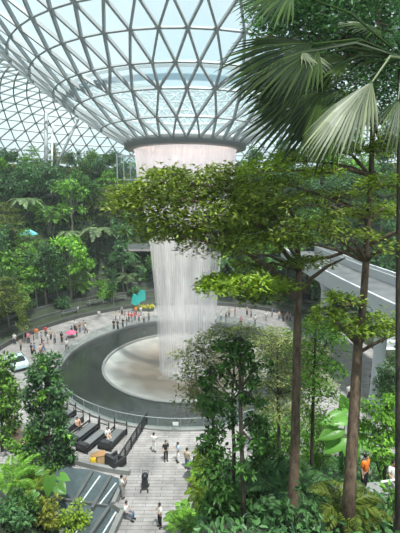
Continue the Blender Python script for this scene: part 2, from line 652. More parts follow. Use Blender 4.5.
# ------------------------------------------------------------------ glass roof
PROF = [(6.7, 26.0), (9.3, 27.4), (12.0, 29.1), (13.9, 30.5), (16.0, 32.1), (17.8, 33.6), (19.6, 35.15), (21.5, 36.6), (23.6, 37.8), (26, 38.9), (29, 39.9), (32.5, 40.6),
        (36, 41), (39.5, 41.1), (43, 41), (46.5, 40.6), (50, 40), (53, 39.2), (56, 38.2), (59, 36.9), (62, 35.4), (65, 33.5), (67.5, 31.7), (69.8, 29.7),
        (72.2, 27.2), (74.5, 24.3), (76.6, 21.2), (78.6, 17.9), (80.3, 14.5), (81.9, 10.9), (83.2, 7.2), (84.3, 3.6), (85, 0.0)]
NN = [32, 32, 32] + [48] * 9 + [120] * 21
rings, base = [], 0
RV = []
for k, ((r, z), n) in enumerate(zip(PROF, NN)):
    o_ = (k % 2) * 0.5
    a = (np.arange(n) + o_) / n * 2 * PI - PI / 2 + 0.05
    RV.append(np.c_[CX + r * np.cos(a), CY + r * np.sin(a), np.full(n, z)])
    rings.append((base, n, o_ / n))
    base += n
RV = np.concatenate(RV)
RF = []
for (b0, n0, o0), (b1, n1, o1) in zip(rings[:-1], rings[1:]):
    i = j = 0
    while i < n0 or j < n1:                       # merge the two rings by angle
        ai, aj = (i + 1) / n0 + o0, (j + 1) / n1 + o1
        if j >= n1 or (i < n0 and ai <= aj):
            RF.append([b0 + i % n0, b0 + (i + 1) % n0, b1 + j % n1]); i += 1
        else:
            RF.append([b0 + i % n0, b1 + (j + 1) % n1, b1 + j % n1]); j += 1
roof = MB().add(RV, RF)
ceiling = struct('ceiling', roof, M['glass'])
ceiling['label'] = 'domed glass roof of triangular panes dipping to the waterfall'
edges = {}
for f in RF:
    a, b, c = (RV[q] for q in f)
    n = unit(np.cross(b - a, c - a))
    if n[2] < 0:
        n = -n
    for u, v in ((0, 1), (1, 2), (2, 0)):
        k = tuple(sorted((f[u], f[v])))
        edges[k] = edges.get(k, 0) + n
lat = MB()
for (i, j), n in edges.items():
    n = unit(n)
    r0, r1 = math.hypot(RV[i][0] - CX, RV[i][1] - CY), math.hypot(RV[j][0] - CX, RV[j][1] - CY)
    hoop = abs(r0 - r1) < 0.05
    if max(r0, r1) < 34:
        w, h = (0.13, 0.24) if hoop else (0.18, 0.30)
    else:
        w, h = (0.24, 0.2)
    lat.bar(RV[i] - n * h * 0.5, RV[j] - n * h * 0.5, w, h, n)
obj('steel_lattice', lat, M['steel'], ceiling, label='grey steel lattice', kind='structure')
pipe = MB().lathe([(13.0 + 0.2 * math.cos(t), 30.5 + 0.2 * math.sin(t)) for t in np.linspace(0, 2 * PI, 8, endpoint=False)], 96, (CX, CY, 0), closed=True)
obj('maintenance_rail', pipe, M['steel'], ceiling)

# ring at the mouth of the roof
rim = thing('oculus_ring', 'thick grey steel ring at the mouth of the glass roof', 'ring', (CX, CY, 25.6))
b = MB().lathe([(6.75, 26.5), (6.95, 26.2), (6.9, 25.4), (6.6, 25.32), (5.95, 25.28), (5.85, 25.5), (6.2, 25.9), (6.4, 26.35)], 96, (CX, CY, 0), closed=True)
obj('ring_beam', b, M['rim'], rim, True)
b = MB().lathe([(5.8, 25.42), (5.8, 25.28), (5.95, 25.28), (5.95, 25.42)], 96, (CX, CY, 0), closed=True)
obj('water_lip', b, M['white'], rim, True)
b = MB().lathe([(4.7, 25.9), (4.7, 25.62), (4.95, 25.62), (4.95, 25.9)], 72, (CX, CY, 0), closed=True)
obj('lamp_strip', b, M['warm'], rim)
for k in range(12):
    a = k * PI / 6
    b = MB().bar((CX + 4.9 * math.cos(a), CY + 4.9 * math.sin(a), 25.95), (CX + 6.3 * math.cos(a), CY + 6.3 * math.sin(a), 26.1), 0.12, 0.16)
    obj('bracket', b, M['rim'], rim)


# falling water
def curtain(name, prof, m, parent, seg=128):
    zs = np.linspace(prof[0][1], prof[-1][1], 34)
    pz, pr = [p[1] for p in prof][::-1], [p[0] for p in prof][::-1]
    rs = np.interp(zs, pz, pr)
    mb = MB().lathe(list(zip(rs, zs)), seg, (CX, CY, 0))
    o = obj(name, mb, m, parent, True)
    me = o.data
    uv = me.uv_layers.new(name='UVMap')
    k = len(zs)
    li = np.zeros(len(me.loops), np.int32)
    me.loops.foreach_get('vertex_index', li)
    t = (li // k).astype(float)
    f = np.arange(len(li)) // 4
    first = (f // (k - 1)) == seg - 1
    t[first & (t == 0)] = seg
    uvd = np.c_[t / seg, zs[li % k]].astype(np.float32)
    uv.data.foreach_set('uv', uvd.ravel())
    return o


fall = thing('waterfall', 'tall white indoor waterfall dropping from the ring in the glass roof', 'waterfall', (CX, CY, 0))
curtain('water_curtain', [(5.82, 25.35), (5.5, 21.5), (4.85, 18), (4.25, 14), (3.75, 7), (3.45, -1.4)], fallmat('outer_fall', 0.33, 0.78, 280, 0.10, (0.99, 0.94, 0.97), 3.1, 0.78), fall)
curtain('water_curtain', [(5.4, 25.35), (5.1, 21.5), (4.5, 18), (3.9, 14), (3.4, 7), (3.1, -1.4)], fallmat('middle_fall', 0.38, 0.9, 190, 0.08, (0.97, 0.93, 0.95), 8.7, 0.5), fall)
curtain('water_curtain', [(5.0, 25.4), (4.4, 21.5), (3.8, 18), (3.2, 14), (2.7, 7), (2.4, -1.4)], fallmat('inner_fall', 0.42, 0.9, 90, 0.08, (0.97, 0.94, 0.94), 5.3, 0.5), fall)

for k in range(6):
    ld = bpy.data.lights.new('ring_lamp', 'POINT')
    ld.energy = 40
    ld.color = (1.0, 0.72, 0.80)
    ld.shadow_soft_size = 0.3
    lo_ = bpy.data.objects.new('ring_lamp', ld)
    COL.objects.link(lo_)
    lo_.location = (CX + 3.2 * math.cos(k * PI / 3), CY + 3.2 * math.sin(k * PI / 3), 24.6)

# ------------------------------------------------------------------ fountain basin and its railing
bas = thing('fountain_basin', 'round dark stone fountain basin with tan churned water in the middle', 'fountain', (CX, CY, 0))
b = MB().lathe([(RB + 0.05, -0.3), (RB + 0.05, 0.16), (RB - 0.45, 0.16), (RB - 0.45, -0.6), (RB - 0.1, -0.6)], 128, (CX, CY, 0), closed=True)
obj('kerb', b, M['kerb'], bas)
b = MB().lathe([(RB - 0.4, -0.12), (13.5, -0.18), (10.4, -0.30)], 128, (CX, CY, 0))
obj('dark_water_ring', b, M['poolring'], bas, True)
b = MB().lathe([(10.45, -0.5), (10.45, -0.19), (10.15, -0.19), (10.15, -0.8)], 128, (CX, CY, 0), closed=True)
obj('inner_lip', b, M['kerb'], bas)
b = MB().lathe([(10.2, -0.45), (8, -0.9), (5.5, -1.3), (3, -1.5), (0.05, -1.55)], 96, (0, 0, 0))
q = obj('churned_pool', b, M['foam'], bas, True, world=False)

rl = thing('glass_railing', 'curved glass railing with a thin metal top rail round the fountain basin', 'railing', (CX, CY, 0))
nP = 48
gp = MB()
for k in range(nP):
    a0, a1 = 2 * PI * (k + 0.03) / nP, 2 * PI * (k + 0.97) / nP
    gp.lathe([(RB - 0.18, 0.2), (RB - 0.18, 1.06), (RB - 0.2, 1.06), (RB - 0.2, 0.2)], 3, (CX, CY, 0), a0, a1, True)
obj('glass_panels', gp, M['rail_glass'], rl)
b = MB().lathe([(RB - 0.19 + 0.035 * math.cos(t), 1.10 + 0.035 * math.sin(t)) for t in np.linspace(0, 2 * PI, 8, endpoint=False)], 160, (CX, CY, 0), closed=True)
obj('top_rail', b, M['steel'], rl)
for k in range(nP):
    a = 2 * PI * k / nP
    p = MB().box((CX + (RB - 0.19) * math.cos(a), CY + (RB - 0.19) * math.sin(a), 0.62), (0.035, 0.03, 0.95), a)
    obj('post', p, M['steel'], rl)
# small white notice on the railing
p = G(177, 423)
a = math.atan2(p[1] - CY, p[0] - CX)
n_ = MB().box((CX + (RB + 0.1) * math.cos(a), CY + (RB + 0.1) * math.sin(a), 0.78), (0.04, 0.5, 0.3), a)
o = obj('notice_plate', n_, M['white'])
tag(o, 'small blank white plate fixed to the glass railing in front of the fountain', 'sign')

# ------------------------------------------------------------------ walkway bridge on the right
bz = 10.9
path_n = [(17.4, 29.5), (16.9, 34), (16.3, 42), (15.9, 50), (15.6, 60), (15.6, 74)]
path_f = [(24.0, 29.5), (23.6, 36), (22.8, 44), (22.2, 52), (22.0, 62), (22.0, 74)]
br = thing('walkway_bridge', 'pale concrete walkway bridge with solid parapets crossing behind the tall trunks', 'bridge', (16.5, 45, 0))
b = MB()
n = len(path_n)
V = [(x, y, bz - 1.0) for x, y in path_n] + [(x, y, bz - 1.0) for x, y in path_f] + [(x, y, bz - 1.5) for x, y in path_n] + [(x, y, bz - 1.5) for x, y in path_f]
F = []
for i in range(n - 1):
    F += [[i, i + 1, n + i + 1, n + i], [2 * n + i + 1, 2 * n + i, 3 * n + i, 3 * n + i + 1]]
b.add(V, F)
obj('deck', b, M['deck'], br)
for pth, s, zt in ((path_n, 1, bz), (path_f, -1, bz + 0.5)):
    b = MB()
    for (x0, y0), (x1, y1) in zip(pth[:-1], pth[1:]):
        zb = bz - 1.9
        b.bar((x0, y0, (zb + zt) / 2), (x1, y1, (zb + zt) / 2), 0.28, zt - zb)
    obj('parapet', b, M['concrete'], br)
    b = MB()
    for (x0, y0), (x1, y1) in zip(pth[:-1], pth[1:]):
        b.bar((x0 + 0.5 * s, y0, zt - 0.3), (x1 + 0.5 * s, y1, zt - 0.3), 0.08, 0.08)
    obj('handrail', b, M['white'], br)
for (x, y) in ((15.9 + 1.4, 35.6), (15.9 + 1.3, 52)):
    b = MB().lathe([(0.75, 0), (0.62, 0.6), (0.55, 4), (0.6, 7.6), (1.1, bz - 1.5)], 20, (x, y, 0))
    c_ = obj('column', b, M['bark_pale'] if False else M['concrete'], br, True)

# low pale steps by the right edge, beyond the bridge pier
st = thing('stone_steps', 'short flight of pale stone steps below the bridge at the right edge', 'steps', G(392, 352))
p = G(394, 352)
for k in range(3):
    obj('step', MB().box((p[0] + 1.5, p[1] + k * 0.9, 0.25 + k * 0.32), (5.5, 0.9, 0.5 + 0.64 * k)), M['concrete'], st)

# glass lift shaft at the back, left of the falling water
px0 = P(131, 240, 92)
ls = thing('glass_lift_shaft', 'tall pale glass lift shaft with steel mullions behind the waterfall', 'lift shaft', (px0[0], px0[1], 0))
b = MB().box((px0[0], px0[1], 15), (4.4, 4.4, 29))
obj('glass_walls', b, M['rail_glass'], ls)
for dx in (-2.2, -0.75, 0.75, 2.2):
    obj('mullion', MB().box((px0[0] + dx, px0[1] - 2.25, 15), (0.22, 0.2, 29.2)), M['steel'], ls)
for z in (9, 14, 19, 24, 29):
    obj('cross_band', MB().box((px0[0], px0[1] - 2.25, z), (4.7, 0.26, 0.3)), M['steel'], ls)
# pink-grey viewing deck in front of it
pv = P(134, 246, 84)
vd = thing('viewing_deck', 'pinkish grey concrete viewing deck below the lift shaft', 'deck', (pv[0], pv[1], pv[2] - 4))
obj('slab', MB().box((pv[0], pv[1], pv[2] - 0.6), (7.5, 4, 0.5)), solid('pink_concrete', (0.42, 0.37, 0.38), 0.8), vd)
obj('parapet', MB().box((pv[0], pv[1] - 1.95, pv[2] + 0.2), (7.5, 0.15, 1.1)), M['rim'], vd)
for dx in (-3, 3):
    obj('support', MB().box((pv[0] + dx, pv[1] + 0.8, pv[2] / 2 - 0.4), (0.5, 0.5, pv[2] - 0.8)), M['terrace'], vd)

# steel roof supports on the upper hillside
for (xa, ya, xb, yb, dep, w, lab) in ((46, 172, 46, 108, 86, 0.42, 'thick upright grey steel roof column on the upper left terrace'),
                                      (58, 162, 76, 124, 87, 0.28, 'slanting grey steel roof strut beside the upright column'),
                                      (52, 160, 52.5, 124, 85, 0.2, 'slim white mast between the roof column and the strut')):
    a, b_ = P(xa, ya, dep), P(xb, yb, dep)
    t = thing('roof_support' if w > 0.25 else 'white_mast', lab, 'column' if w > 0.25 else 'mast', a)
    d = b_ - a
    rtop = 0
    # run the member up to the roof shell and down to the terrace
    s = 0.0
    while s < 4:
        p = a + d * s
        r = math.hypot(p[0] - CX, p[1] - CY)
        if p[2] > np.interp(r, [q[0] for q in PROF], [q[1] for q in PROF]) - 0.4:
            break
        s += 0.01
    top = a + d * (s if w > 0.25 else 1.0)
    bot = a - d / abs(d[2]) * max(0, a[2] - gh(a[0], a[1]))
    obj('shaft', MB().tube([bot, (bot + top) / 2, top], [w, w, w], 10), M['white'] if w < 0.25 else M['steel'], t, True)
    obj('base_plate', MB().box((bot[0], bot[1], bot[2] + 0.1), (1.4, 1.4, 0.3)), M['steel'], t)

# ------------------------------------------------------------------ plant builders (local space, base at the origin)
ORD = ['first', 'second', 'third', 'fourth', 'fifth', 'sixth', 'seventh', 'eighth', 'ninth', 'tenth', 'eleventh', 'twelfth', 'thirteenth',
       'fourteenth', 'fifteenth', 'sixteenth', 'seventeenth', 'eighteenth', 'nineteenth', 'twentieth']


def clumps(mb, cs, rs, n, L, W, flat=1.0, out=0.7, fold=0.15):
    """leaves in rounded clumps"""
    for c, r in zip(cs, rs):
        d = rdir(n)
        rad = r * rng.uniform(0.35, 1.0, n) ** 0.6
        off = d * rad[:, None]
        off[:, 2] *= flat
        dr = unit(d * out + rng.normal(size=(n, 3)) * 0.55 + np.array([0, 0, -0.15]))
        nr = unit(np.array([0, 0, 1.0]) + d * 0.5 + rng.normal(size=(n, 3)) * 0.35)
        mb.leaves(np.asarray(c) + off, dr, nr, L * rng.uniform(0.7, 1.25, n), W * rng.uniform(0.75, 1.2, n), fold)
    return mb


def plate(mb, c, rx, ry, h, n, L, W, tilt=(0, 0)):
    """a flat layer of leaves, edges lighter than the middle"""
    a = rng.uniform(0, 2 * PI, n)
    u = np.sqrt(rng.uniform(0, 1, n)) * (1 + 0.22 * np.sin(a * 3 + c[0]) + 0.15 * np.sin(a * 7 + c[1]))
    x, y = np.cos(a) * u * rx, np.sin(a) * u * ry
    z = rng.normal(size=n) * h + h * 1.2 * (1 - u ** 2) + tilt[0] * x + tilt[1] * y
    pos = np.asarray(c) + np.c_[x, y, z]
    dr = unit(np.c_[np.cos(a), np.sin(a), np.zeros(n)] * 0.5 + rng.normal(size=(n, 3)) * np.array([0.6, 0.6, 0.3]))
    nr = unit(np.array([0, 0, 1.0]) + rng.normal(size=(n, 3)) * 0.35)
    return mb.leaves(pos, dr, nr, L * rng.uniform(0.7, 1.3, n), W * rng.uniform(0.7, 1.2, n), 0.12)


def ellip(n, c, r):
    d = rdir(n)
    return np.asarray(c) + d * np.asarray(r) * (rng.uniform(0.25, 1, (n, 1)) ** 0.5)


def curve(a, b, sag=0.0, n=6, wob=0.0):
    t = np.linspace(0, 1, n)[:, None]
    p = np.asarray(a) * (1 - t) + np.asarray(b) * t
    p[:, 2] += sag * np.sin(PI * t[:, 0])
    if wob:
        p[1:-1] += rng.normal(size=(n - 2, 3)) * wob
    return p


def frond(mb, base, az, length, rise, droop, pairs, lw, ll, rach=0.02, tipf=0.25, seg=9):
    """pinnate frond: a rachis arching out, leaflets on both sides"""
    t = np.linspace(0, 1, seg)
    h = np.array([math.cos(az), math.sin(az), 0])
    pts = np.asarray(base) + np.outer(t * length * (1 - 0.12 * t), h)
    pts[:, 2] += rise * length * t - droop * length * t ** 2
    mb.tube(pts, rach * (1 - 0.75 * t), 4)
    ti = np.linspace(0.12, 0.99, pairs)
    q = np.stack([np.interp(ti, t, pts[:, k]) for k in range(3)], 1)
    tg = unit(np.stack([np.interp(ti, t, np.gradient(pts[:, k])) for k in range(3)], 1))
    sd = unit(np.cross(tg, [0, 0, 1.0]))
    up = np.cross(sd, tg)
    prof = np.sin(PI * (0.12 + 0.88 * ti) ** 0.9) * 0.85 + tipf
    for s in (1, -1):
        d = unit(sd * s * 0.85 + tg * 0.55 + up * 0.12 + rng.normal(size=(pairs, 3)) * 0.06)
        mb.leaves(q, d, unit(up + rng.normal(size=(pairs, 3)) * 0.15), ll * prof, lw, 0.1, 0.18)
    return mb


def blade(mb, base, az, length, width, rise, droop, seg=7, stalk=0.3, wave=0.0):
    """one long banana-like blade on a stalk"""
    t = np.linspace(0, 1, seg + 3)
    h = np.array([math.cos(az), math.sin(az), 0])
    sd = np.array([-h[1], h[0], 0])
    pts = np.asarray(base) + np.outer(t * length * (1 - 0.25 * t * droop), h)
    pts[:, 2] += rise * length * t - droop * length * t ** 2
    mb.tube(pts[:4], 0.03 * length ** 0.5, 4)
    u = np.clip((t - stalk) / (1 - stalk), 0, 1)
    w = width * (np.sin(PI * u ** 0.75)) ** 0.8 + 0.01
    k = t >= stalk * 0.8
    p, w = pts[k], w[k]
    upv = np.array([0, 0, 1.0])
    for s in (1, -1):
        V = np.concatenate([p, p + sd * s * w[:, None] * 0.5 + upv * (w[:, None] * 0.14)])
        n = len(p)
        mb.add(V, [[i, i + 1, n + i + 1, n + i] for i in range(n - 1)])
    return mb


def heartleaf(mb, base, tip, nrm, width):
    """a big heart-shaped leaf with two lobes at the stalk and a cupped blade"""
    base, tip = np.asarray(base, float), np.asarray(tip, float)
    d = tip - base
    Ln = np.linalg.norm(d)
    d = d / Ln
    s = unit(np.cross(d, nrm))
    u = np.cross(s, d)
    out = [(-0.20, 0.22), (-0.14, 0.42), (0.04, 0.52), (0.28, 0.50), (0.52, 0.40), (0.76, 0.22), (1.0, 0.0)]
    mid = [(0.0, 0), (0.02, 0), (0.1, 0), (0.28, 0), (0.52, 0), (0.76, 0), (1.0, 0)]
    for sg in (1, -1):
        V = []
        for (a, w), (c, _) in zip(out, mid):
            V.append(base + d * c * Ln - u * (0.10 * Ln * c * c))
            V.append(base + d * (c + a) / 2 * Ln + s * sg * w * width * 0.5 + u * (0.10 * width * w * 2 - 0.10 * Ln * c * c))
            V.append(base + d * a * Ln + s * sg * w * width + u * (0.05 * width - 0.16 * Ln * max(a, 0) ** 2))
        F = []
        for i in range(6):
            for j in range(2):
                F.append([i * 3 + j, i * 3 + j + 1, (i + 1) * 3 + j + 1, (i + 1) * 3 + j])
        mb.add(np.array(V), F)
    return mb


def fanleaf(mb, hub, d, nrm, length, nb=38, spread=2.3, split=0.45, w0=0.09, droop=0.25):
    """palm fan: pleated blades joined near the hub, free drooping tips"""
    hub, d, nrm = np.asarray(hub, float), unit(d), unit(nrm)
    s = unit(np.cross(d, nrm))
    u = np.cross(s, d)
    for k in range(nb):
        a = (k / (nb - 1) - 0.5) * 2 * spread
        v = d * math.cos(a) + s * math.sin(a)
        sv = -d * math.sin(a) + s * math.cos(a)
        Lk = length * (1 - 0.28 * abs(a / spread) ** 2) * rng.uniform(0.92, 1.06)
        t = np.array([0.03, 0.2, split, 0.65, 0.85, 1.0])
        pts = hub + np.outer(t * Lk, v) + np.outer(-droop * Lk * t ** 2.6, [0, 0, 1.0]) + np.outer(0.05 * Lk * np.sin(t * 3), u)
        dA = 2 * spread / nb
        w = np.array([0.03 * Lk * dA, 0.2 * Lk * dA, split * Lk * dA * 0.98, w0 * Lk * 0.5, w0 * Lk * 0.28, 0.004])
        pl = (u * 0.35)
        n = len(t)
        V = np.concatenate([pts + np.outer(w * 0.5, sv) - np.outer(w, pl), pts + np.outer(w * 0.12, pl), pts - np.outer(w * 0.5, sv) - np.outer(w, pl)])
        F = [[i, i + 1, n + i + 1, n + i] for i in range(n - 1)] + [[n + i, n + i + 1, 2 * n + i + 1, 2 * n + i] for i in range(n - 1)]
        mb.add(V, F)
    return mb


PROTO = {}


def proto(name, cat):
    t = thing(name, 'x', cat)
    PROTO[name] = t
    return t


# round broadleaf tree
t = proto('broadleaf_tree', 'tree')
cs = ellip(20, (0, 0, 5.3), (2.1, 2.1, 2.5))
obj('crown', clumps(MB(), cs, rng.uniform(0.8, 1.25, 20), 62, 0.55, 0.30, 0.8), M['L_dark'], t)
b = MB().tube(curve((0, 0, -0.4), (0.1, 0, 5), 0, 6, 0.06), np.linspace(0.2, 0.08, 6), 7)
for c in cs[:7]:
    b.tube(curve((0.03, 0, 3), c, 0.2, 4), [0.07, 0.05, 0.04, 0.02], 5)
obj('trunk', b, M['bark_dark'], t)
# taller, paler tree with an open crown
t = proto('open_crowned_tree', 'tree')
cs = np.concatenate([ellip(12, (0, 0, 6.6), (2.4, 2.4, 1.5)), ellip(6, (0.3, 0, 4.4), (1.9, 1.9, 0.7))])
obj('crown', clumps(MB(), cs, rng.uniform(0.6, 1.0, 18), 52, 0.48, 0.26, 0.6), M['L_mid'], t)
b = MB().tube(curve((0, 0, -0.4), (0, 0.1, 6.4), 0, 6, 0.08), np.linspace(0.17, 0.06, 6), 7)
for c in cs[::2]:
    b.tube(curve((0, 0.05, 3.6), c, 0.3, 4), [0.06, 0.045, 0.03, 0.015], 5)
obj('trunk', b, M['bark_pale'], t)
# tiered tree
t = proto('tiered_tree', 'tree')
b = MB()
k_ = MB().tube(curve((0, 0, -0.4), (0, 0, 7.2), 0, 6, 0.05), np.linspace(0.16, 0.04, 6), 6)
for z, r, n in ((2.8, 2.9, 330), (4.0, 3.1, 360), (5.2, 2.5, 280), (6.3, 1.8, 200), (7.2, 1.0, 90)):
    plate(b, (rng.normal() * 0.3, rng.normal() * 0.3, z), r, r, 0.16, n, 0.42, 0.2)
    for q in range(5):
        a = rng.uniform(0, 2 * PI)
        k_.tube(curve((0, 0, z - 0.5), (0.75 * r * math.cos(a), 0.75 * r * math.sin(a), z), 0.1, 4), [0.05, 0.04, 0.03, 0.012], 4)
obj('crown', b, M['L_olive'], t)
obj('trunk', k_, M['bark_pale'], t)
# slender tree with a narrow leafy crown
t = proto('slender_tree', 'tree')
cs = np.array([[rng.normal() * 0.45, rng.normal() * 0.45, z] for z in np.linspace(4.0, 9.2, 12)])
obj('crown', clumps(MB(), cs, rng.uniform(0.6, 0.95, 12), 48, 0.46, 0.24, 0.8), M['L_deep'], t)
obj('trunk', MB().tube(curve((0, 0, -0.4), (0, 0, 9), 0, 7, 0.06), np.linspace(0.15, 0.04, 7), 6), M['bark_pale'], t)
# clumping palm
t = proto('clumping_palm', 'palm')
b, k_ = MB(), MB()
for q in range(5):
    x, y = rng.normal(size=2) * 0.4
    zt = rng.uniform(1.6, 3.4)
    k_.tube([(x * 0.5, y * 0.5, -0.3), (x, y, zt * 0.6), (x * 1.3, y * 1.3, zt)], [0.09, 0.08, 0.06], 6)
    for a in np.linspace(0, 2 * PI, 6, endpoint=False) + rng.uniform(0, 1):
        frond(b, (x * 1.3, y * 1.3, zt), a, rng.uniform(1.8, 2.6), rng.uniform(0.6, 1.1), rng.uniform(0.7, 1.0), 13, 0.13, 0.62)
obj('fronds', b, M['L_mid'], t)
obj('stems', k_, M['bark_pale'], t)
# tree fern with a wide pale crown
t = proto('tree_fern', 'tree fern')
b = MB()
for k, a in enumerate(np.linspace(0, 2 * PI, 13, endpoint=False)):
    frond(b, (0, 0, 4.2), a + rng.normal() * 0.1, rng.uniform(2.7, 3.3), 0.75, 0.85 + 0.2 * (k % 2), 20, 0.22, 0.7, 0.04)
obj('fronds', b, M['L_pale'], t)
obj('trunk', MB().tube(curve((0, 0, -0.4), (0.05, 0, 4.3), 0, 5, 0.03), [0.2, 0.17, 0.15, 0.15, 0.17], 8), M['bark_dark'], t)
# broad-bladed banana clump
t = proto('banana_clump', 'banana plant')
b = MB()
for k in range(13):
    blade(b, (rng.normal() * 0.15, rng.normal() * 0.15, rng.uniform(0.2, 1.4)), k * 2.4, rng.uniform(2.2, 3.1), 0.75, rng.uniform(0.7, 1.3), rng.uniform(0.5, 0.9))
obj('blades', b, M['L_taro'], t)
obj('stem', MB().tube([(0, 0, -0.3), (0, 0, 0.8), (0, 0, 1.7)], [0.2, 0.16, 0.1], 7), M['L_mid'], t)
# rounded shrub
t = proto('rounded_shrub', 'shrub')
cs = ellip(13, (0, 0, 0.95), (1.25, 1.25, 0.75))
obj('foliage', clumps(MB(), cs, rng.uniform(0.45, 0.75, 13), 60, 0.40, 0.22, 0.8), M['L_mid'], t)
b = MB()
for c in cs[:6]:
    b.tube(curve((0, 0, -0.2), c, 0.1, 4), [0.05, 0.04, 0.03, 0.015], 4)
obj('stems', b, M['bark_dark'], t)
index_kids()
USED = set()


def plant(kind, loc, rz, sc, label, group=None, mat=None):
    root = PROTO[kind]
    if kind not in USED:
        USED.add(kind)
        root.location = [float(q) for q in loc]
        root.rotation_euler = (0, 0, rz)
        root.scale = (sc,) * 3
        root['label'] = label
        if group:
            root['group'] = group
        r = root
    else:
        r = dup(root, loc, rz, sc, label, None, group)
    if mat:
        c = [q for q in COL.objects if q.parent == r and (q.name.split('.')[0] in ('crown', 'fronds', 'blades', 'foliage'))][0]
        c.material_slots[0].link = 'OBJECT'
        c.material_slots[0].material = M[mat]
    return r


def at_r(px, py, r):
    """the place on the hillside at radius r from the fountain seen in column px (row py only tilts the ray)"""
    d = ray(px, py)
    best, bs = 1e9, None
    for s in np.arange(25, 125, 0.15):
        x, y = d[0] * s, d[1] * s
        rr_ = math.hypot(x - CX, y - CY)
        if y > 42 and abs(rr_ - r) < best:
            best, bs = abs(rr_ - r), (x, y)
    x, y = bs
    return V3(x, y, gh(x, y) - 0.1)


NICE = {'broadleaf_tree': 'round broadleaf tree', 'open_crowned_tree': 'open crowned tree', 'tiered_tree': 'tiered flat-branched tree', 'slender_tree': 'slender upright tree',
        'clumping_palm': 'clumping feather palm', 'tree_fern': 'wide tree fern', 'banana_clump': 'broad-leaved banana clump', 'rounded_shrub': 'rounded leafy shrub'}
TONE = {'L_dark': 'dark', 'L_deep': 'deep green', 'L_mid': 'mid-green', 'L_olive': 'olive', 'L_bright': 'bright green', 'L_blue': 'blue-green', 'L_pale': 'pale', 'L_lime': 'lime', 'L_taro': 'fresh green'}
jobs = []
TIERS = [(31.9, 305, 'stone terrace', 17), (34.6, 296, 'lowest', 18), (38.2, 276, 'second', 18), (41.8, 256, 'third', 17), (45.6, 238, 'fourth', 17), (49.4, 214, 'fifth', 17), (53.2, 194, 'sixth', 17), (56.0, 182, 'seventh', 16)]
kinds_low = ['slender_tree', 'open_crowned_tree', 'clumping_palm', 'banana_clump', 'tiered_tree', 'rounded_shrub', 'broadleaf_tree', 'tree_fern']
kinds_high = ['broadleaf_tree', 'rounded_shrub', 'clumping_palm', 'open_crowned_tree', 'broadleaf_tree', 'tiered_tree', 'banana_clump']
for ti, (r, py, tn, n) in enumerate(TIERS):
    for k in range(n):
        px = -8 + (k + 0.5 + rng.uniform(-0.35, 0.35)) * 424 / n
        ks = kinds_low if ti < 4 else kinds_high
        kind = ks[int(rng.integers(len(ks)))]
        if ti >= 6 and kind in ('broadleaf_tree', 'open_crowned_tree', 'tiered_tree', 'slender_tree'):
            sc = rng.uniform(0.7, 0.9)
        else:
            sc = rng.uniform(1.0, 1.5)
        base_m = {'broadleaf_tree': ['L_dark', 'L_deep', 'L_mid'], 'open_crowned_tree': ['L_mid', 'L_bright', 'L_deep'], 'tiered_tree': ['L_olive', 'L_mid'], 'slender_tree': ['L_deep', 'L_mid'],
                  'clumping_palm': ['L_mid', 'L_bright', 'L_pale'], 'tree_fern': ['L_pale', 'L_blue'], 'banana_clump': ['L_taro', 'L_blue'], 'rounded_shrub': ['L_mid', 'L_bright', 'L_dark', 'L_blue']}[kind]
        m = base_m[int(rng.integers(len(base_m)))]
        if px > 225 and rng.uniform() < 0.45:
            m = 'L_blue'
        if ti < 3 and 84 < px < 112:
            kind, m, sc = 'rounded_shrub', 'L_mid', 1.0
        jobs.append((tn, px, kind, m, at_r(px, py, r + (0.6 if ti == 0 else 1.2) / 1.2 * rng.uniform(-1.2, 1.2)), sc))
# the ones that can be picked out in the photograph
jobs.append(('third', 100, 'tree_fern', 'L_pale', at_r(98, 262, 38.0), 1.5))
jobs.append(('second', 116, 'clumping_palm', 'L_pale', at_r(122, 290, 36.0), 1.2))
jobs.append(('third', 8, 'tiered_tree', 'L_olive', at_r(8, 262, 41), 1.0))
jobs.append(('lowest', 24, 'slender_tree', 'L_olive', G(24, 343), 0.62))
jobs.append(('lowest', 59, 'slender_tree', 'L_mid', at_r(59, 318, 31.5), 0.8))
jobs.append(('lowest', 114, 'slender_tree', 'L_deep', at_r(114, 312, 27.0), 0.75))
for px, r_, kind, m, sc in ((-4, 27.2, 'open_crowned_tree', 'L_olive', 0.9), (8, 28.2, 'tiered_tree', 'L_olive', 1.0), (18, 30, 'broadleaf_tree', 'L_mid', 0.8), (38, 31.4, 'open_crowned_tree', 'L_bright', 0.9), (2, 30.5, 'broadleaf_tree', 'L_deep', 1.0), (49, 32.0, 'broadleaf_tree', 'L_deep', 0.8), (76, 32.4, 'tiered_tree', 'L_mid', 0.8)):
    jobs.append(('stone terrace', px, kind, m, at_r(px, 315, r_), sc))
for px, r_, kind, m, sc in ((228, 28.6, 'rounded_shrub', 'L_deep', 1.5), (238, 31.5, 'broadleaf_tree', 'L_dark', 0.7), (249, 29, 'rounded_shrub', 'L_dark', 1.5), (259, 31.8, 'broadleaf_tree', 'L_deep', 0.75), (268, 28.8, 'rounded_shrub', 'L_deep', 1.5), (277, 31.5, 'broadleaf_tree', 'L_dark', 0.7), (288, 29.4, 'rounded_shrub', 'L_dark', 1.5), (244, 32.4, 'clumping_palm', 'L_mid', 0.9),
                            (64, 29.2, 'rounded_shrub', 'L_deep', 1.0), (84, 31.9, 'clumping_palm', 'L_mid', 0.8), (106, 29.3, 'rounded_shrub', 'L_mid', 1.0), (128, 32, 'clumping_palm', 'L_pale', 1.0), (136, 29.4, 'rounded_shrub', 'L_deep', 1.0)):
    jobs.append(('stone terrace', px, kind, m, at_r(px, 306, r_), sc))
jobs.append(('lowest', 88, 'open_crowned_tree', 'L_bright', at_r(88, 308, 33.8), 0.8))
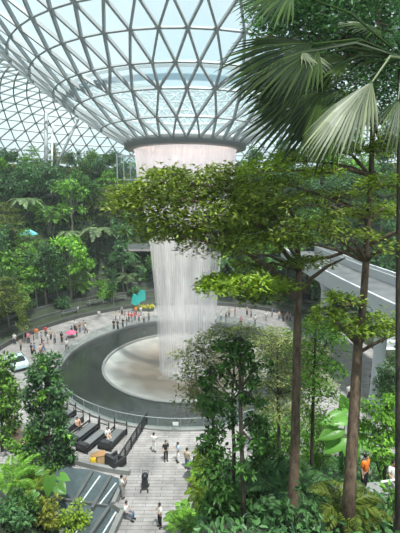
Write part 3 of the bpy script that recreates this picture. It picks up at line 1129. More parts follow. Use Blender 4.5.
for px, kind, m, sc in ((13, 'broadleaf_tree', 'L_dark', 0.62), (25, 'clumping_palm', 'L_bright', 0.9), (36, 'rounded_shrub', 'L_dark', 1.2), (54, 'slender_tree', 'L_dark', 0.72), (69, 'broadleaf_tree', 'L_dark', 0.68),
                        (79, 'slender_tree', 'L_deep', 0.6), (93, 'broadleaf_tree', 'L_mid', 0.78), (114, 'broadleaf_tree', 'L_deep', 0.76), (104, 'rounded_shrub', 'L_lime', 0.9), (122, 'rounded_shrub', 'L_bright', 1.0),
                        (255, 'broadleaf_tree', 'L_blue', 0.9), (285, 'open_crowned_tree', 'L_blue', 1.0), (320, 'broadleaf_tree', 'L_mid', 1.0), (352, 'open_crowned_tree', 'L_mid', 1.1), (388, 'broadleaf_tree', 'L_deep', 1.1), (2, 'rounded_shrub', 'L_mid', 1.0)):
    jobs.append(('top', px, kind, m, at_r(px, 166, 60.5), sc))
jobs.sort(key=lambda j: j[1])
cnt = {}
for tn, px, kind, m, loc, sc in jobs:
    k = (tn, kind, m)
    cnt.setdefault(k, 0)
    cnt[k] += 1
seen = {}
for tn, px, kind, m, loc, sc in jobs:
    k = (tn, kind, m)
    seen[k] = seen.get(k, 0) + 1
    where = 'on the %s hillside tier' % tn
    lab = '%s %s' % (TONE[m], NICE[kind])
    lab = ('the only ' + lab + ' ' + where) if cnt[k] == 1 else '%s, %s such from left %s' % (lab, ORD[seen[k] - 1], where)
    plant(kind, loc, rng.uniform(0, 6.28), sc, lab, NICE[kind] + 's on the hillside', m)

# uncountable low growth over the soil of the hillside
for name, m, n, lab in (('undergrowth', 'L_deep', 15000, 'dense dark undergrowth covering the hillside'), ('groundcover', 'L_mid', 9000, 'lighter groundcover leaves over the hillside')):
    ph = np.radians(rng.uniform(-20, 205, n)); r = np.sqrt(rng.uniform(33.8 ** 2, 64 ** 2, n))
    x, y = CX + r * np.cos(ph), CY + r * np.sin(ph)
    z = np.array([gh(a, b_) for a, b_ in zip(x, y)]) + rng.uniform(0.05, 0.75, n)
    d = unit(rng.normal(size=(n, 3)) + np.c_[-np.cos(ph), -np.sin(ph), 0.2 * np.ones(n)] * 0.8)
    o = obj(name, MB().leaves(np.c_[x, y, z], d, unit(np.array([0, 0, 1.0]) + np.c_[-np.cos(ph), -np.sin(ph), np.zeros(n)] * 0.6 + rng.normal(size=(n, 3)) * 0.4), rng.uniform(0.5, 1.1, n), rng.uniform(0.25, 0.5, n)), M[m])
    tag(o, lab, 'undergrowth', kind='stuff')
# creeper trailing over the walls of the upper terraces
n = 7000
ph = np.radians(rng.uniform(15, 192, n)); r = np.where(rng.uniform(size=n) < 0.62, 56.4, 44.8) + rng.uniform(-0.35, 0.1, n)
top = np.where(r > 50, 27.4, 16.4)
z = top - np.abs(rng.normal(size=n)) * (1.0 + 0.8 * np.sin(ph * 23) ** 2)
o = obj('creeper', MB().leaves(np.c_[CX + r * np.cos(ph), CY + r * np.sin(ph), z], unit(np.c_[-np.cos(ph) * 0.4, -np.sin(ph) * 0.4, -np.ones(n)] + rng.normal(size=(n, 3)) * 0.4),
                               unit(np.c_[-np.cos(ph), -np.sin(ph), 0.6 * np.ones(n)] + rng.normal(size=(n, 3)) * 0.3), rng.uniform(0.4, 0.8, n), rng.uniform(0.25, 0.4, n)), M['L_olive'])
tag(o, 'olive creeper trailing over the upper terrace walls', 'creeper', kind='stuff')

# ------------------------------------------------------------------ foreground plants
def depth_of(p):
    p = np.asarray(p) - CAM
    return p[1] * CT + p[2] * ST


def twigs(b, c, r, n, rad=0.012):
    for k in range(n):
        a = rng.uniform(0, 2 * PI)
        b.tube(curve(c, np.asarray(c) + np.array([r * math.cos(a), r * math.sin(a), rng.normal() * 0.04]), 0.03, 4, 0.03), [rad, rad * 0.8, rad * 0.6, rad * 0.3], 4)


def layered_tree(name, label, cat, base, trunk, rads, plates, mat, bark, limbs=(), L=0.12, W=0.055, dens=1.0):
    """trunk: world points; plates: (px, py, depth, half-width px, thickness m, anchor index, part)"""
    t = thing(name, label, cat, base)
    k = MB().tube(trunk, rads, 10)
    for pts, rr_ in limbs:
        k.tube(pts, rr_, 7)
    crowns = {}
    for (px, py, dep, w, h, an, part) in plates:
        c = P(px, py, dep)
        r = w * dep / FPX
        mb = crowns.setdefault(part, MB())
        n = int(dens * (340, 480, 620)[part] * max(0.35, r) ** 1.5)
        plate(mb, c, r, r * 0.85, h, n, L, W, (rng.normal() * 0.06, rng.normal() * 0.06))
        # a few sprays at other heights so the layer reads as foliage, not as a disc
        for q in range(3):
            a = rng.uniform(0, 2 * PI)
            plate(mb, c + np.array([0.6 * r * math.cos(a), 0.5 * r * math.sin(a), rng.uniform(-2.2, 2.2) * h]), r * 0.45, r * 0.4, h * 0.8, n // 6, L, W)
        if an is not None:
            s = np.asarray(trunk[an])
            m_ = s * 0.45 + c * 0.55 + np.array([0, 0, 0.12 - 0.25 * h])
            k.tube(np.array([s, s * 0.75 + c * 0.25 + [0, 0, 0.1], m_, c - [0, 0, h * 0.3]]) + rng.normal(size=(4, 3)) * np.array([[0], [0.03], [0.03], [0]]), [0.055, 0.045, 0.034, 0.014], 6)
        twigs(k, c - np.array([0, 0, h * 0.3]), r * 0.75, 6)
    for part, mb in crowns.items():
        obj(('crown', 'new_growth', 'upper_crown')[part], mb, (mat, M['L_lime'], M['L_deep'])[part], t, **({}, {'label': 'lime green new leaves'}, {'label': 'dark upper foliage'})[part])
    obj('trunk', k, bark, t, True)
    return t


# tall tree with the knotty trunk, right of the middle
dA = 9.8
tA = [P(347, 540, dA), P(350, 480, dA), P(353, 430, dA), P(356, 380, dA), P(358, 345, dA), P(363, 305, dA), P(366, 262, dA), P(368, 220, dA), P(371, 176, dA), P(373, 120, dA), P(377, 60, dA), P(381, -10, dA)]
tA[0][2] -= 0.3
rA = [0.20, 0.145, 0.135, 0.125, 0.11, 0.09, 0.085, 0.075, 0.068, 0.06, 0.045, 0.03]
limbs = [(np.array([P(358, 345, dA), P(345, 332, 9.5), P(336, 322, 9.3), P(328, 314, 9.2)]), [0.055, 0.045, 0.038, 0.02]),
         (np.array([P(360, 352, dA), P(374, 344, 9.6), P(388, 337, 9.5), P(400, 333, 9.4)]), [0.05, 0.042, 0.035, 0.025]),
         (np.array([P(367, 246, dA), P(384, 238, 9.6), P(402, 229, 9.3), P(420, 226, 9.0)]), [0.06, 0.055, 0.05, 0.035]),
         (np.array([P(367, 250, dA), P(350, 250, 9.8), P(330, 257, 10.1), P(300, 262, 10.4), P(275, 264, 10.6)]), [0.06, 0.05, 0.045, 0.03, 0.012]),
         (np.array([P(371, 178, dA), P(362, 166, 9.7), P(352, 155, 9.6), P(330, 150, 9.4)]), [0.05, 0.045, 0.035, 0.015])]
plA = []
for (px, py, w, h, an, part) in [
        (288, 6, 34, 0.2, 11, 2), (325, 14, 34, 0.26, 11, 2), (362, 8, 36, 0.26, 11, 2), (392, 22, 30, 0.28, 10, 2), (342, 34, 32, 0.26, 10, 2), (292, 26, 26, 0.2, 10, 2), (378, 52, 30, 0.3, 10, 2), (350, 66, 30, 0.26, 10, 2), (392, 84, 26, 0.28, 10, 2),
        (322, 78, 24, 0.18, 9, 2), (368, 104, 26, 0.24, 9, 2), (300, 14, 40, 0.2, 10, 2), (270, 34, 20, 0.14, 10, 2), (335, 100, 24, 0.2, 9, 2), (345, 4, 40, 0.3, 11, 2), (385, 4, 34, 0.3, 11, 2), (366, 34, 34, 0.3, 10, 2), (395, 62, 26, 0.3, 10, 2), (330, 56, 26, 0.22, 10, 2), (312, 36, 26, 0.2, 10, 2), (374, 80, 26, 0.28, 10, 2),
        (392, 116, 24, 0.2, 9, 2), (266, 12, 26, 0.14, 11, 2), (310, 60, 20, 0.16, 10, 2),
        (266, 170, 30, 0.09, 8, 1), (298, 160, 34, 0.09, 8, 1), (338, 152, 34, 0.09, 9, 1), (384, 150, 26, 0.10, 9, 1), (395, 136, 22, 0.12, 9, 0), (282, 182, 24, 0.07, 7, 1), (318, 174, 22, 0.06, 8, 1),
        (330, 196, 36, 0.06, 7, 0), (384, 186, 30, 0.09, 8, 1), (296, 204, 34, 0.07, 7, 0), (352, 214, 34, 0.07, 7, 0), (308, 226, 34, 0.07, 6, 0), (390, 210, 26, 0.09, 7, 1), (345, 236, 30, 0.06, 6, 0), (282, 238, 34, 0.08, 6, 0), (394, 250, 18, 0.08, 6, 0),
        (328, 314, 20, 0.07, 5, 1), (344, 300, 20, 0.05, 5, 1), (385, 322, 24, 0.07, 4, 1), (340, 324, 28, 0.06, 4, 1), (372, 332, 24, 0.06, 4, 1)]:
    plA.append((px, py, dA + rng.uniform(-1.2, 1.0), w, h, an, part))
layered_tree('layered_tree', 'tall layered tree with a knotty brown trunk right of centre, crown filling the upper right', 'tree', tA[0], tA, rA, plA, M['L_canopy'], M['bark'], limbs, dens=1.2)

# second tall tree, flared foot, spreading far left over the waterfall
bB = hit(293, 524)
dB = depth_of(bB)
tB = [bB - [0, 0, 0.3], P(293, 505, dB), P(295, 450, dB), P(296, 400, dB), P(297, 350, dB), P(298, 300, dB), P(299, 270, dB), P(296, 235, dB), P(290, 205, dB)]
limbs = [(np.array([P(298, 300, dB), P(288, 284, dB - .2), P(272, 270, dB - .5), P(248, 254, dB - .9), P(215, 244, dB - 1.2), P(180, 236, dB - 1.4)]), [0.10, 0.085, 0.07, 0.05, 0.035, 0.015]),
         (np.array([P(298, 296, dB), P(312, 278, dB), P(328, 266, dB - .3), P(345, 258, dB - .5)]), [0.075, 0.06, 0.045, 0.02]),
         (np.array([P(299, 272, dB), P(270, 232, dB - .5), P(235, 212, dB - 1), P(190, 200, dB - 1.5), P(145, 198, dB - 1.7)]), [0.07, 0.06, 0.05, 0.03, 0.012]),
         (np.array([P(297, 240, dB), P(262, 205, dB - .8), P(220, 188, dB - 1.3), P(180, 182, dB - 1.5)]), [0.055, 0.045, 0.03, 0.012])]
plB = []
for (px, py, w, h, an, part) in [
        (128, 196, 24, 0.14, None, 0), (150, 184, 34, 0.13, None, 0), (146, 208, 36, 0.14, None, 0), (182, 180, 38, 0.14, None, 0), (178, 202, 42, 0.13, None, 0), (214, 176, 36, 0.12, None, 0), (212, 198, 40, 0.13, None, 0), (160, 222, 36, 0.13, None, 0),
        (196, 222, 40, 0.14, None, 0), (228, 216, 34, 0.13, None, 0), (236, 184, 30, 0.12, None, 0), (180, 238, 34, 0.12, None, 0), (215, 240, 36, 0.13, None, 0), (248, 232, 28, 0.10, 7, 0), (262, 214, 32, 0.12, 7, 0), (240, 250, 34, 0.12, 6, 0), (206, 232, 30, 0.12, None, 0), (262, 196, 30, 0.12, 8, 0),
        (286, 240, 26, 0.08, 6, 0), (150, 234, 22, 0.10, None, 0), (118, 206, 18, 0.12, None, 0), (168, 170, 24, 0.08, None, 0), (232, 168, 26, 0.1, None, 0),
        (246, 282, 34, 0.08, 5, 1), (228, 288, 28, 0.07, 5, 1), (268, 284, 26, 0.07, 5, 1), (256, 296, 22, 0.06, 5, 0), (252, 266, 24, 0.06, 6, 0), (306, 262, 22, 0.06, 6, 0), (216, 282, 20, 0.06, None, 1), (245, 207, 18, 0.07, None, 1)]:
    if py < 186 and px < 245:
        py += 6
    if px < 155:
        px += 8
    plB.append((px, py, dB - 0.9 + rng.uniform(-1.0, 0.8), w, h, an, part))
layered_tree('layered_tree', 'tall straight-trunked tree with a flared foot, its layered crown reaching left across the waterfall', 'tree', bB, tB, [0.30, 0.16, 0.13, 0.12, 0.115, 0.11, 0.09, 0.07, 0.035], plB, M['L_canopy'], M['bark'], limbs, 0.13, 0.062, 1.55)

# fan palm at the right edge, its leaves hanging across the glass roof
dP = 8.6
pc = P(404, 58, dP)
tp = thing('fan_palm', 'big fan palm with hanging pleated leaves, dark trunk running down the right edge', 'palm', (pc[0], pc[1], gh(pc[0], pc[1])))
base = V3(P(401, 500, dP)[0], P(401, 500, dP)[1], 0)
base[2] = gh(base[0], base[1]) - 0.3
obj('trunk', MB().tube([base, P(400.5, 520, dP), P(400.5, 400, dP), P(400.5, 300, dP), P(401, 220, dP), P(402, 130, dP), pc], [0.16, 0.12, 0.105, 0.10, 0.095, 0.1, 0.13], 10), M['bark_dark'], tp, True)
for (hx, hy, hd, tx, ty, td, spread, nb, pal, nr) in [
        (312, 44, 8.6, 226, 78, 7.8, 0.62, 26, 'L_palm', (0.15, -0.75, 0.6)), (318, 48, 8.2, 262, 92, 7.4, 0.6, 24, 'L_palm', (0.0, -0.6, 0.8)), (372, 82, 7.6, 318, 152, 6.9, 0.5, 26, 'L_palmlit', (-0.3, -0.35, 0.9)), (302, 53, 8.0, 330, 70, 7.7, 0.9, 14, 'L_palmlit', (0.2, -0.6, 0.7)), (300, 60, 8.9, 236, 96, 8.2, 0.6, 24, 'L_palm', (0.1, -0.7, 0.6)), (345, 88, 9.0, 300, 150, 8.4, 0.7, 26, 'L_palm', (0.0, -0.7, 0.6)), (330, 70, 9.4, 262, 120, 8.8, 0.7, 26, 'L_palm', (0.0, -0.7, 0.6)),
        (292, -8, 8.0, 240, 16, 7.4, 0.7, 22, 'L_palm', (0.1, -0.7, 0.7)), (322, 92, 8.9, 252, 142, 8.2, 0.62, 26, 'L_palm', (0.1, -0.75, 0.6)), (312, 78, 8.4, 244, 104, 7.8, 0.5, 20, 'L_palm', (0.1, -0.8, 0.5)),
        (338, 104, 8.7, 292, 160, 8.2, 0.6, 24, 'L_palm', (0, -0.8, 0.5)), (352, 60, 9.2, 290, 66, 8.6, 0.6, 22, 'L_palm', (0.1, -0.7, 0.7)), (398, 100, 8.0, 400, 160, 7.6, 0.8, 24, 'L_palm', (0.3, -0.7, 0.5)), (380, 30, 9.0, 340, 24, 8.6, 0.9, 24, 'L_palm', (0.0, -0.6, 0.8))]:
    h_, tt = P(hx, hy, hd), P(tx, ty, td)
    Ln = np.linalg.norm(tt - h_)
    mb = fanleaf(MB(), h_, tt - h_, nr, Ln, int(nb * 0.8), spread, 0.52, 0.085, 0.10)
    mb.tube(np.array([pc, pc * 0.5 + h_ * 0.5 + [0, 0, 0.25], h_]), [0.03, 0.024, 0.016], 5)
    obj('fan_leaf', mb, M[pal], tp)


def clump_plant(name, label, cat, base, spots, mat, L, W, n, stem=0.05, bark='bark_dark', extra=None, flat=0.85, trunk_pts=None, dj=0.5):
    """leafy clumps at (px, py, half-width px) round a base, joined to it by stems"""
    t = thing(name, label, cat, base)
    dep = depth_of(base)
    mb, k = MB(), MB()
    if trunk_pts is not None:
        k.tube(trunk_pts, np.linspace(stem, stem * 0.5, len(trunk_pts)), 7)
    for (px, py, w) in spots:
        d_ = dep + rng.uniform(-dj, dj)
        r = w * d_ / FPX
        c = P(px, py, d_)
        c[2] = max(c[2], gh(c[0], c[1]) + 0.3 * r)
        m_ = max(12, int(n * (r / 0.4) ** 1.6))
        sub = np.concatenate([[c], c + rng.normal(size=(4, 3)) * r * 0.55])
        clumps(mb, sub, [r * 0.75] + [r * 0.55] * 4, m_ // 4, L, W, flat)
        if trunk_pts is not None:
            tp_ = np.asarray(trunk_pts)
            a = tp_[np.argmin(np.abs(tp_[:, 2] - (c[2] - 0.4 * r)))]
        else:
            a = np.asarray(base) - [0, 0, 0.1]
        k.tube(curve(a, c, 0.05, 4, 0.02), np.array([0.5, 0.4, 0.3, 0.15]) * stem, 5)
    obj('foliage', mb, M[mat], t)
    obj('trunk' if trunk_pts is not None else 'stems', k, M[bark], t, True)
    return t


def frond_plant(name, label, cat, base, n, length, mat, rise=(0.6, 1.1), droop=(0.6, 0.9), pairs=20, lw=0.05, ll=0.3, top=0.3, az=None):
    t = thing(name, label, cat, base)
    for k in range(n):
        a = (k / n * 2 * PI + rng.normal() * 0.15) if az is None else rng.uniform(*az)
        f = frond(MB(), np.asarray(base) + [0, 0, top], a, length * rng.uniform(0.8, 1.1), rng.uniform(*rise), rng.uniform(*droop), pairs, lw, ll, 0.016)
        obj('frond', f, M[mat], t)
    obj('stem', MB().tube([np.asarray(base) - [0, 0, 0.2], np.asarray(base) + [0, 0, top * 0.5], np.asarray(base) + [0, 0, top + 0.03]], [0.09, 0.08, 0.06], 7), M['bark_dark'], t)
    return t


def taro(label, base, leaves_, mat='L_taro'):
    t = thing('giant_taro', label, 'taro', base)
    for (bx, by, tx, ty, dep, w, nr) in leaves_:
        a, b = P(bx, by, dep), P(tx, ty, dep - 0.35)
        lf = obj('leaf', heartleaf(MB(), a, b, unit(nr), w), M[mat], t, True)
        st_ = MB().tube(curve(np.asarray(base) - [0, 0, 0.1], a, 0.15, 5), [0.035, 0.03, 0.025, 0.02, 0.015], 5)
        obj('stalk', st_, M['L_taro'], lf)
    return t


# --- middle, in front of the basin
b1 = hit(244, 528)
d1 = depth_of(b1)
clump_plant('slim_tree', 'slim dark-leaved tree with a thin straight trunk in front of the basin', 'tree', b1,
            [(240, 342, 8), (230, 349, 8), (218, 346, 6), (248, 352, 8), (225, 362, 7), (259, 366, 7), (245, 368, 8), (233, 380, 6), (254, 384, 7), (243, 396, 6), (259, 402, 5), (232, 404, 5), (248, 424, 6), (237, 440, 6), (255, 446, 7), (245, 470, 6), (259, 420, 5)],
            'L_dark', 0.15, 0.08, 230, 0.075, 'bark_dark', trunk_pts=[b1 - [0, 0, .2], P(243, 480, d1), P(241, 430, d1), P(240, 390, d1), P(240, 338, d1)], dj=0.35)
b2 = hit(216, 524)
d2 = depth_of(b2)
clump_plant('ivy_column', 'narrow trunk wrapped in dark climbing ivy, left of the slim tree', 'climbing ivy', b2,
            [(212, 370, 8), (209, 384, 8), (214, 398, 10), (212, 414, 11), (217, 430, 12), (212, 446, 11), (219, 460, 12), (213, 476, 12), (221, 492, 12), (214, 506, 12), (224, 518, 12)],
            'L_dark', 0.15, 0.09, 190, 0.06, 'bark_dark', trunk_pts=[b2 - [0, 0, .2], P(216, 470, d2), P(213, 420, d2), P(211, 366, d2)], dj=0.25)


def feather_tree(label, base, trunk, rads, sprays, mat):
    t = thing('feathery_tree', label, 'tree', base)
    mb, k = MB(), MB().tube(trunk, rads, 7)
    tp_ = np.asarray(trunk)
    dep = depth_of(base)
    for (px, py, w) in sprays:
        d_ = dep + rng.uniform(-0.8, 0.8)
        c = P(px, py, d_)
        r = w * d_ / FPX
        plate(mb, c, r, r * 0.8, 0.10, int(300 * r ** 1.2), 0.15, 0.06)
        plate(mb, c + [0, 0, 0.2], r * 0.5, r * 0.5, 0.08, int(110 * r), 0.15, 0.06)
        a = tp_[np.argmin(np.abs(tp_[:, 2] - (c[2] - 0.3)))]
        k.tube(curve(a, c, 0.1, 4, 0.02), [0.03, 0.022, 0.015, 0.007], 4)
        twigs(k, c, r * 0.7, 4, 0.008)
    obj('crown', mb, M[mat], t)
    obj('trunk', k, M['bark_dark'], t, True)
    return t


b3 = hit(233, 500); d3 = depth_of(b3)
feather_tree('light feathery tree with flat sprays left of the slim dark tree', b3, [b3 - [0, 0, .2], P(234, 450, d3), P(232, 400, d3), P(236, 336, d3)], [0.08, 0.07, 0.05, 0.02],
             [(206, 344, 22), (196, 356, 24), (204, 368, 26), (192, 378, 18), (203, 390, 24), (196, 402, 20), (220, 336, 20), (216, 400, 20), (244, 334, 22), (206, 412, 14), (226, 356, 22)], 'L_feather')
b4 = hit(279, 482); d4 = depth_of(b4)
feather_tree('light feathery tree with flat sprays between the slim tree and the flared trunk', b4, [b4 - [0, 0, .2], P(279, 440, d4), P(278, 395, d4), P(277, 345, d4)], [0.09, 0.08, 0.06, 0.025],
             [(268, 346, 26), (286, 356, 28), (262, 360, 22), (276, 370, 30), (256, 378, 22), (290, 380, 26), (268, 390, 28), (284, 400, 26), (262, 406, 22), (292, 344, 22), (278, 416, 26), (300, 392, 22), (308, 372, 22), (312, 350, 20), (320, 385, 20), (300, 412, 20), (276, 336, 26), (306, 360, 22)], 'L_feather')
b = hit(312, 500)
feather_tree('light feathery tree behind the flared trunk, right side', b, [b - [0, 0, .2], P(312, 440, depth_of(b)), P(314, 370, depth_of(b)), P(316, 325, depth_of(b))], [0.08, 0.07, 0.05, 0.02],
             [(314, 330, 26), (326, 345, 24), (306, 352, 22), (318, 366, 26), (330, 372, 20), (310, 384, 22), (322, 398, 22), (312, 418, 22), (326, 334, 24), (340, 330, 22)], 'L_mid')

# --- shrubs along the edge of the plaza, bottom centre
for (px, py, ln, n, m, lab) in [(202, 472, 1.3, 13, 'L_bright', 'bright green ferny shrub beside the plaza, upper of the two'), (188, 528, 1.7, 15, 'L_bright', 'bright green ferny shrub beside the plaza at the bottom edge'),
                                (207, 500, 1.4, 12, 'L_lime', 'yellow-green ferny shrub between the bright shrubs and the ivy trunk')]:
    b = hit(px, py + 8)
    frond_plant('ferny_shrub', lab, 'shrub', b, n, ln, m, (0.5, 1.1), (0.5, 0.8), 18, 0.14, 0.36, 0.8)
shr = [('L_lime', 'yellow-green leafy bush at the top of the plaza-edge planting', 206, 476, [(200, 462, 8), (204, 452, 8), (210, 466, 9), (205, 472, 8)]),
       ('L_dark', 'dark bush filling the foot of the slim tree', 230, 515, [(226, 500, 14), (240, 508, 14), (232, 522, 15), (218, 520, 12), (252, 520, 15), (244, 494, 12)]),
       ('L_dark', 'large dark bush between the slim tree and the flared trunk', 268, 505, [(262, 446, 12), (274, 456, 13), (264, 468, 14), (280, 472, 13), (258, 486, 14), (274, 492, 14), (268, 508, 15), (284, 516, 14), (256, 526, 14)]),
       ('L_mid', 'mid-green bush behind the dark bush, against the basin kerb', 276, 470, [(268, 432, 9), (280, 424, 10), (290, 436, 10), (284, 446, 9), (272, 444, 9)]),
       ('L_bright', 'bright leafy bush right of the flared trunk', 318, 474, [(310, 436, 10), (318, 424, 10), (326, 440, 9), (312, 452, 9), (304, 462, 9), (320, 462, 9)]),
       ('L_bright', 'tall bright green bush at the right edge beside the dark trunk', 385, 488, [(376, 410, 11), (388, 402, 11), (380, 426, 12), (392, 420, 10), (370, 440, 11), (384, 444, 13), (380, 456, 8), (392, 462, 10), (364, 424, 8), (394, 474, 8)]),
       ('L_dark', 'dark upright bush at the right edge above the bright bush', 394, 450, [(388, 372, 9), (394, 360, 9), (386, 386, 10), (396, 380, 9), (392, 396, 10), (382, 396, 8)]),
       ('L_dark', 'dark low bush behind the person in orange', 362, 466, [(356, 458, 8), (376, 462, 6), (350, 462, 8), (346, 452, 8)]),
       ('L_mid', 'mid-green bush at the bottom right corner', 390, 528, [(397, 508, 8), (398, 494, 7), (399, 526, 7)]),
       ('L_deep', 'deep green low bush between the two tall trunks at the bottom', 312, 532, [(304, 522, 10), (312, 530, 9), (306, 532, 10)]),
       ('L_mid', 'mid-green bush behind the taro, beside the plaza', 322, 462, [(300, 446, 9), (312, 440, 9), (326, 452, 8), (334, 434, 8), (304, 430, 8), (316, 460, 9), (352, 440, 8), (330, 466, 8)]),
       ('L_deep', 'deep green loose bush left of the flared trunk at plaza level', 272, 452, [(256, 430, 8), (268, 420, 9), (282, 412, 9), (290, 424, 8), (262, 442, 9), (274, 440, 9), (286, 450, 9)]),
       ('L_blue', 'blue-green bush at the foot of the flared trunk', 285, 530, [(276, 524, 12), (270, 514, 10), (306, 508, 10), (284, 508, 10)])]
for m, lab, px, py, sp in shr:
    clump_plant('leafy_bush', lab, 'bush', hit(px, py), sp, m, 0.20, 0.10, 130, 0.05)
b = hit(345, 528)
frond_plant('arching_fern', 'olive arching fern at the foot of the knotty trunk', 'fern', b, 17, 1.15, 'L_olive', (0.6, 1.1), (0.7, 1.0), 24, 0.03, 0.26, 0.6)
b = hit(368, 528)
frond_plant('arching_fern', 'small olive arching fern in front of the person in orange', 'fern', b, 12, 0.75, 'L_olive', (0.5, 0.9), (0.7, 1.0), 22, 0.025, 0.2, 0.4)
b = hit(282, 512)
frond_plant('arching_fern', 'blue-green arching fern left of the flared trunk', 'fern', b, 15, 1.5, 'L_blue', (0.5, 1.0), (0.6, 0.9), 22, 0.06, 0.30, 0.7)
b = hit(306, 502)
frond_plant('arching_fern', 'blue-green arching fern right of the flared trunk', 'fern', b, 15, 1.1, 'L_blue', (0.5, 1.0), (0.6, 0.9), 22, 0.05, 0.28, 0.7)
bt = hit(340, 478)
dt = depth_of(bt)
taro('giant taro with broad bright leaves left of the knotty trunk', bt,
     [(346, 416, 320, 422, dt, 0.95, (0, -0.5, 0.85)), (342, 438, 324, 454, dt, 0.9, (0.1, -0.6, 0.8)), (350, 422, 372, 432, dt + .3, 0.85, (0.2, -0.5, 0.85)), (346, 412, 342, 394, dt + .4, 0.9, (0, -0.6, 0.7)), (358, 440, 378, 450, dt + .2, 0.85, (0.1, -0.5, 0.8)),
      (338, 428, 318, 440, dt - .2, 0.8, (-0.2, -0.8, 0.6)), (350, 448, 356, 466, dt - .3, 0.9, (0.1, -0.9, 0.4))])

# --- left foreground
bl = hit(46, 474); dl = depth_of(bl)
clump_plant('leafy_ficus', 'glossy ficus tree with an upright crown beside the cascade', 'tree', bl,
            [(45, 362, 9), (36, 372, 10), (52, 374, 11), (42, 386, 12), (58, 388, 10), (32, 392, 9), (48, 400, 13), (36, 410, 11), (60, 406, 10), (52, 418, 13), (40, 426, 12), (62, 424, 10), (54, 438, 13), (66, 440, 9), (44, 446, 10), (60, 454, 10), (50, 462, 9), (68, 456, 6), (34, 438, 8)],
            'L_deep', 0.30, 0.16, 90, 0.12, 'bark_dark', trunk_pts=[bl - [0, 0, .2], P(46, 440, dl), P(46, 400, dl), P(45, 360, dl)], dj=0.9)
clump_plant('leafy_ficus', 'tips of bright young leaves on a ficus in front of the tall ficus', 'tree', hit(50, 476),
            [(44, 360, 6), (56, 382, 6), (62, 400, 6), (46, 392, 6), (36, 400, 5), (52, 424, 6), (64, 432, 6), (42, 436, 6)], 'L_bright', 0.32, 0.16, 34, 0.06, trunk_pts=[hit(50, 476) - [0, 0, .1], P(48, 440, dl - .6), P(50, 400, dl - .6), P(46, 362, dl - .6)], dj=0.3)
be = hit(2, 452)
clump_plant('leafy_tree', 'mid-green leafy tree cut off by the left edge above the loungers', 'tree', be,
            [(2, 378, 12), (10, 384, 10), (6, 398, 12), (14, 408, 8), (0, 414, 12), (8, 424, 10), (0, 392, 13), (-6, 372, 14), (-8, 396, 14), (4, 368, 8), (16, 392, 7), (4, 436, 9)],
            'L_mid', 0.34, 0.17, 60, 0.12, trunk_pts=[be - [0, 0, .2], P(2, 420, depth_of(be)), P(3, 395, depth_of(be)), P(3, 366, depth_of(be))], dj=0.9)
for (px, py, m, lab, sp) in [(34, 478, 'L_mid', 'mid-green bush round the foot of the ficus', [(24, 452, 9), (36, 462, 9), (30, 440, 7), (56, 470, 8), (14, 446, 8), (40, 476, 8)]),
                             (44, 530, 'L_yellow', 'yellow-green croton bush at the bottom left, left of its twin', [(36, 514, 10), (48, 520, 10), (40, 528, 10), (32, 524, 8), (52, 510, 7), (44, 508, 7)]),
                             (76, 530, 'L_lime', 'lime croton bush at the bottom left beside the cascade', [(68, 516, 9), (80, 520, 9), (72, 528, 10), (84, 530, 8), (62, 524, 8), (76, 510, 6)]),
                             (8, 532, 'L_deep', 'deep green bush in the bottom left corner', [(6, 520, 10), (16, 526, 9), (0, 512, 8), (22, 516, 7), (10, 508, 7)]),
                             (20, 515, 'L_dark', 'dark round-leaved bush under the cycad', [(18, 506, 9), (26, 500, 8), (12, 500, 8), (30, 510, 7)])]:
    clump_plant('leafy_bush', lab, 'bush', hit(px, py), sp, m, 0.24, 0.10 if 'croton' in lab else 0.13, 110, 0.05)
b = hit(10, 498)
frond_plant('cycad', 'tall green cycad with stiff arching fronds at the left edge', 'cycad', b, 20, 2.3, 'L_bright', (0.7, 1.4), (0.55, 0.9), 26, 0.07, 0.42, 0.9)
b = hit(36, 498)
frond_plant('cycad', 'lime green fern palm right of the tall cycad', 'cycad', b, 16, 1.7, 'L_lime', (0.6, 1.2), (0.6, 0.9), 22, 0.07, 0.36, 0.7)
bt = hit(50, 512); dt = depth_of(bt)
taro('giant taro with drooping grey-green leaves at the bottom left beside the cascade', bt,
     [(50, 478, 47, 500, dt, 0.75, (0.2, -0.85, 0.5)), (58, 486, 66, 494, dt, 0.8, (0.1, -0.6, 0.75)), (28, 498, 24, 512, dt - .4, 0.7, (-0.1, -0.8, 0.6)), (44, 470, 34, 474, dt + .3, 0.6, (-0.1, -0.5, 0.8)), (60, 476, 70, 480, dt + .5, 0.55, (0.2, -0.5, 0.8)), (36, 492, 30, 500, dt - .2, 0.6, (0, -.6, .7))])

# low growth on the near slopes
for name, x0, x1, y0, y1, m, lab in (('undergrowth', -0.8, 22, 2, 27, 'L_deep', 'dense low undergrowth covering the right slope below the tall trunks'), ('undergrowth', -24, -8.6, 5, 22.4, 'L_deep', 'dense low undergrowth covering the left slope beside the cascade')):
    n = 14000 if x0 > -5 else 7000
    x, y = rng.uniform(x0, x1, n), rng.uniform(y0, y1, n)
    g = np.array([gh(a, b_) for a, b_ in zip(x, y)])
    k = g > 0.15
    x, y, g = x[k], y[k], g[k]
    n = len(x)
    o = obj(name, MB().leaves(np.c_[x, y, g + rng.uniform(0, 0.45, n)], unit(rng.normal(size=(n, 3)) + [0, 0, 0.3]), unit(rng.normal(size=(n, 3)) * 0.5 + [0, -0.3, 1]), rng.uniform(0.12, 0.30, n), rng.uniform(0.06, 0.14, n)), M[m])
    tag(o, lab, 'undergrowth', kind='stuff')

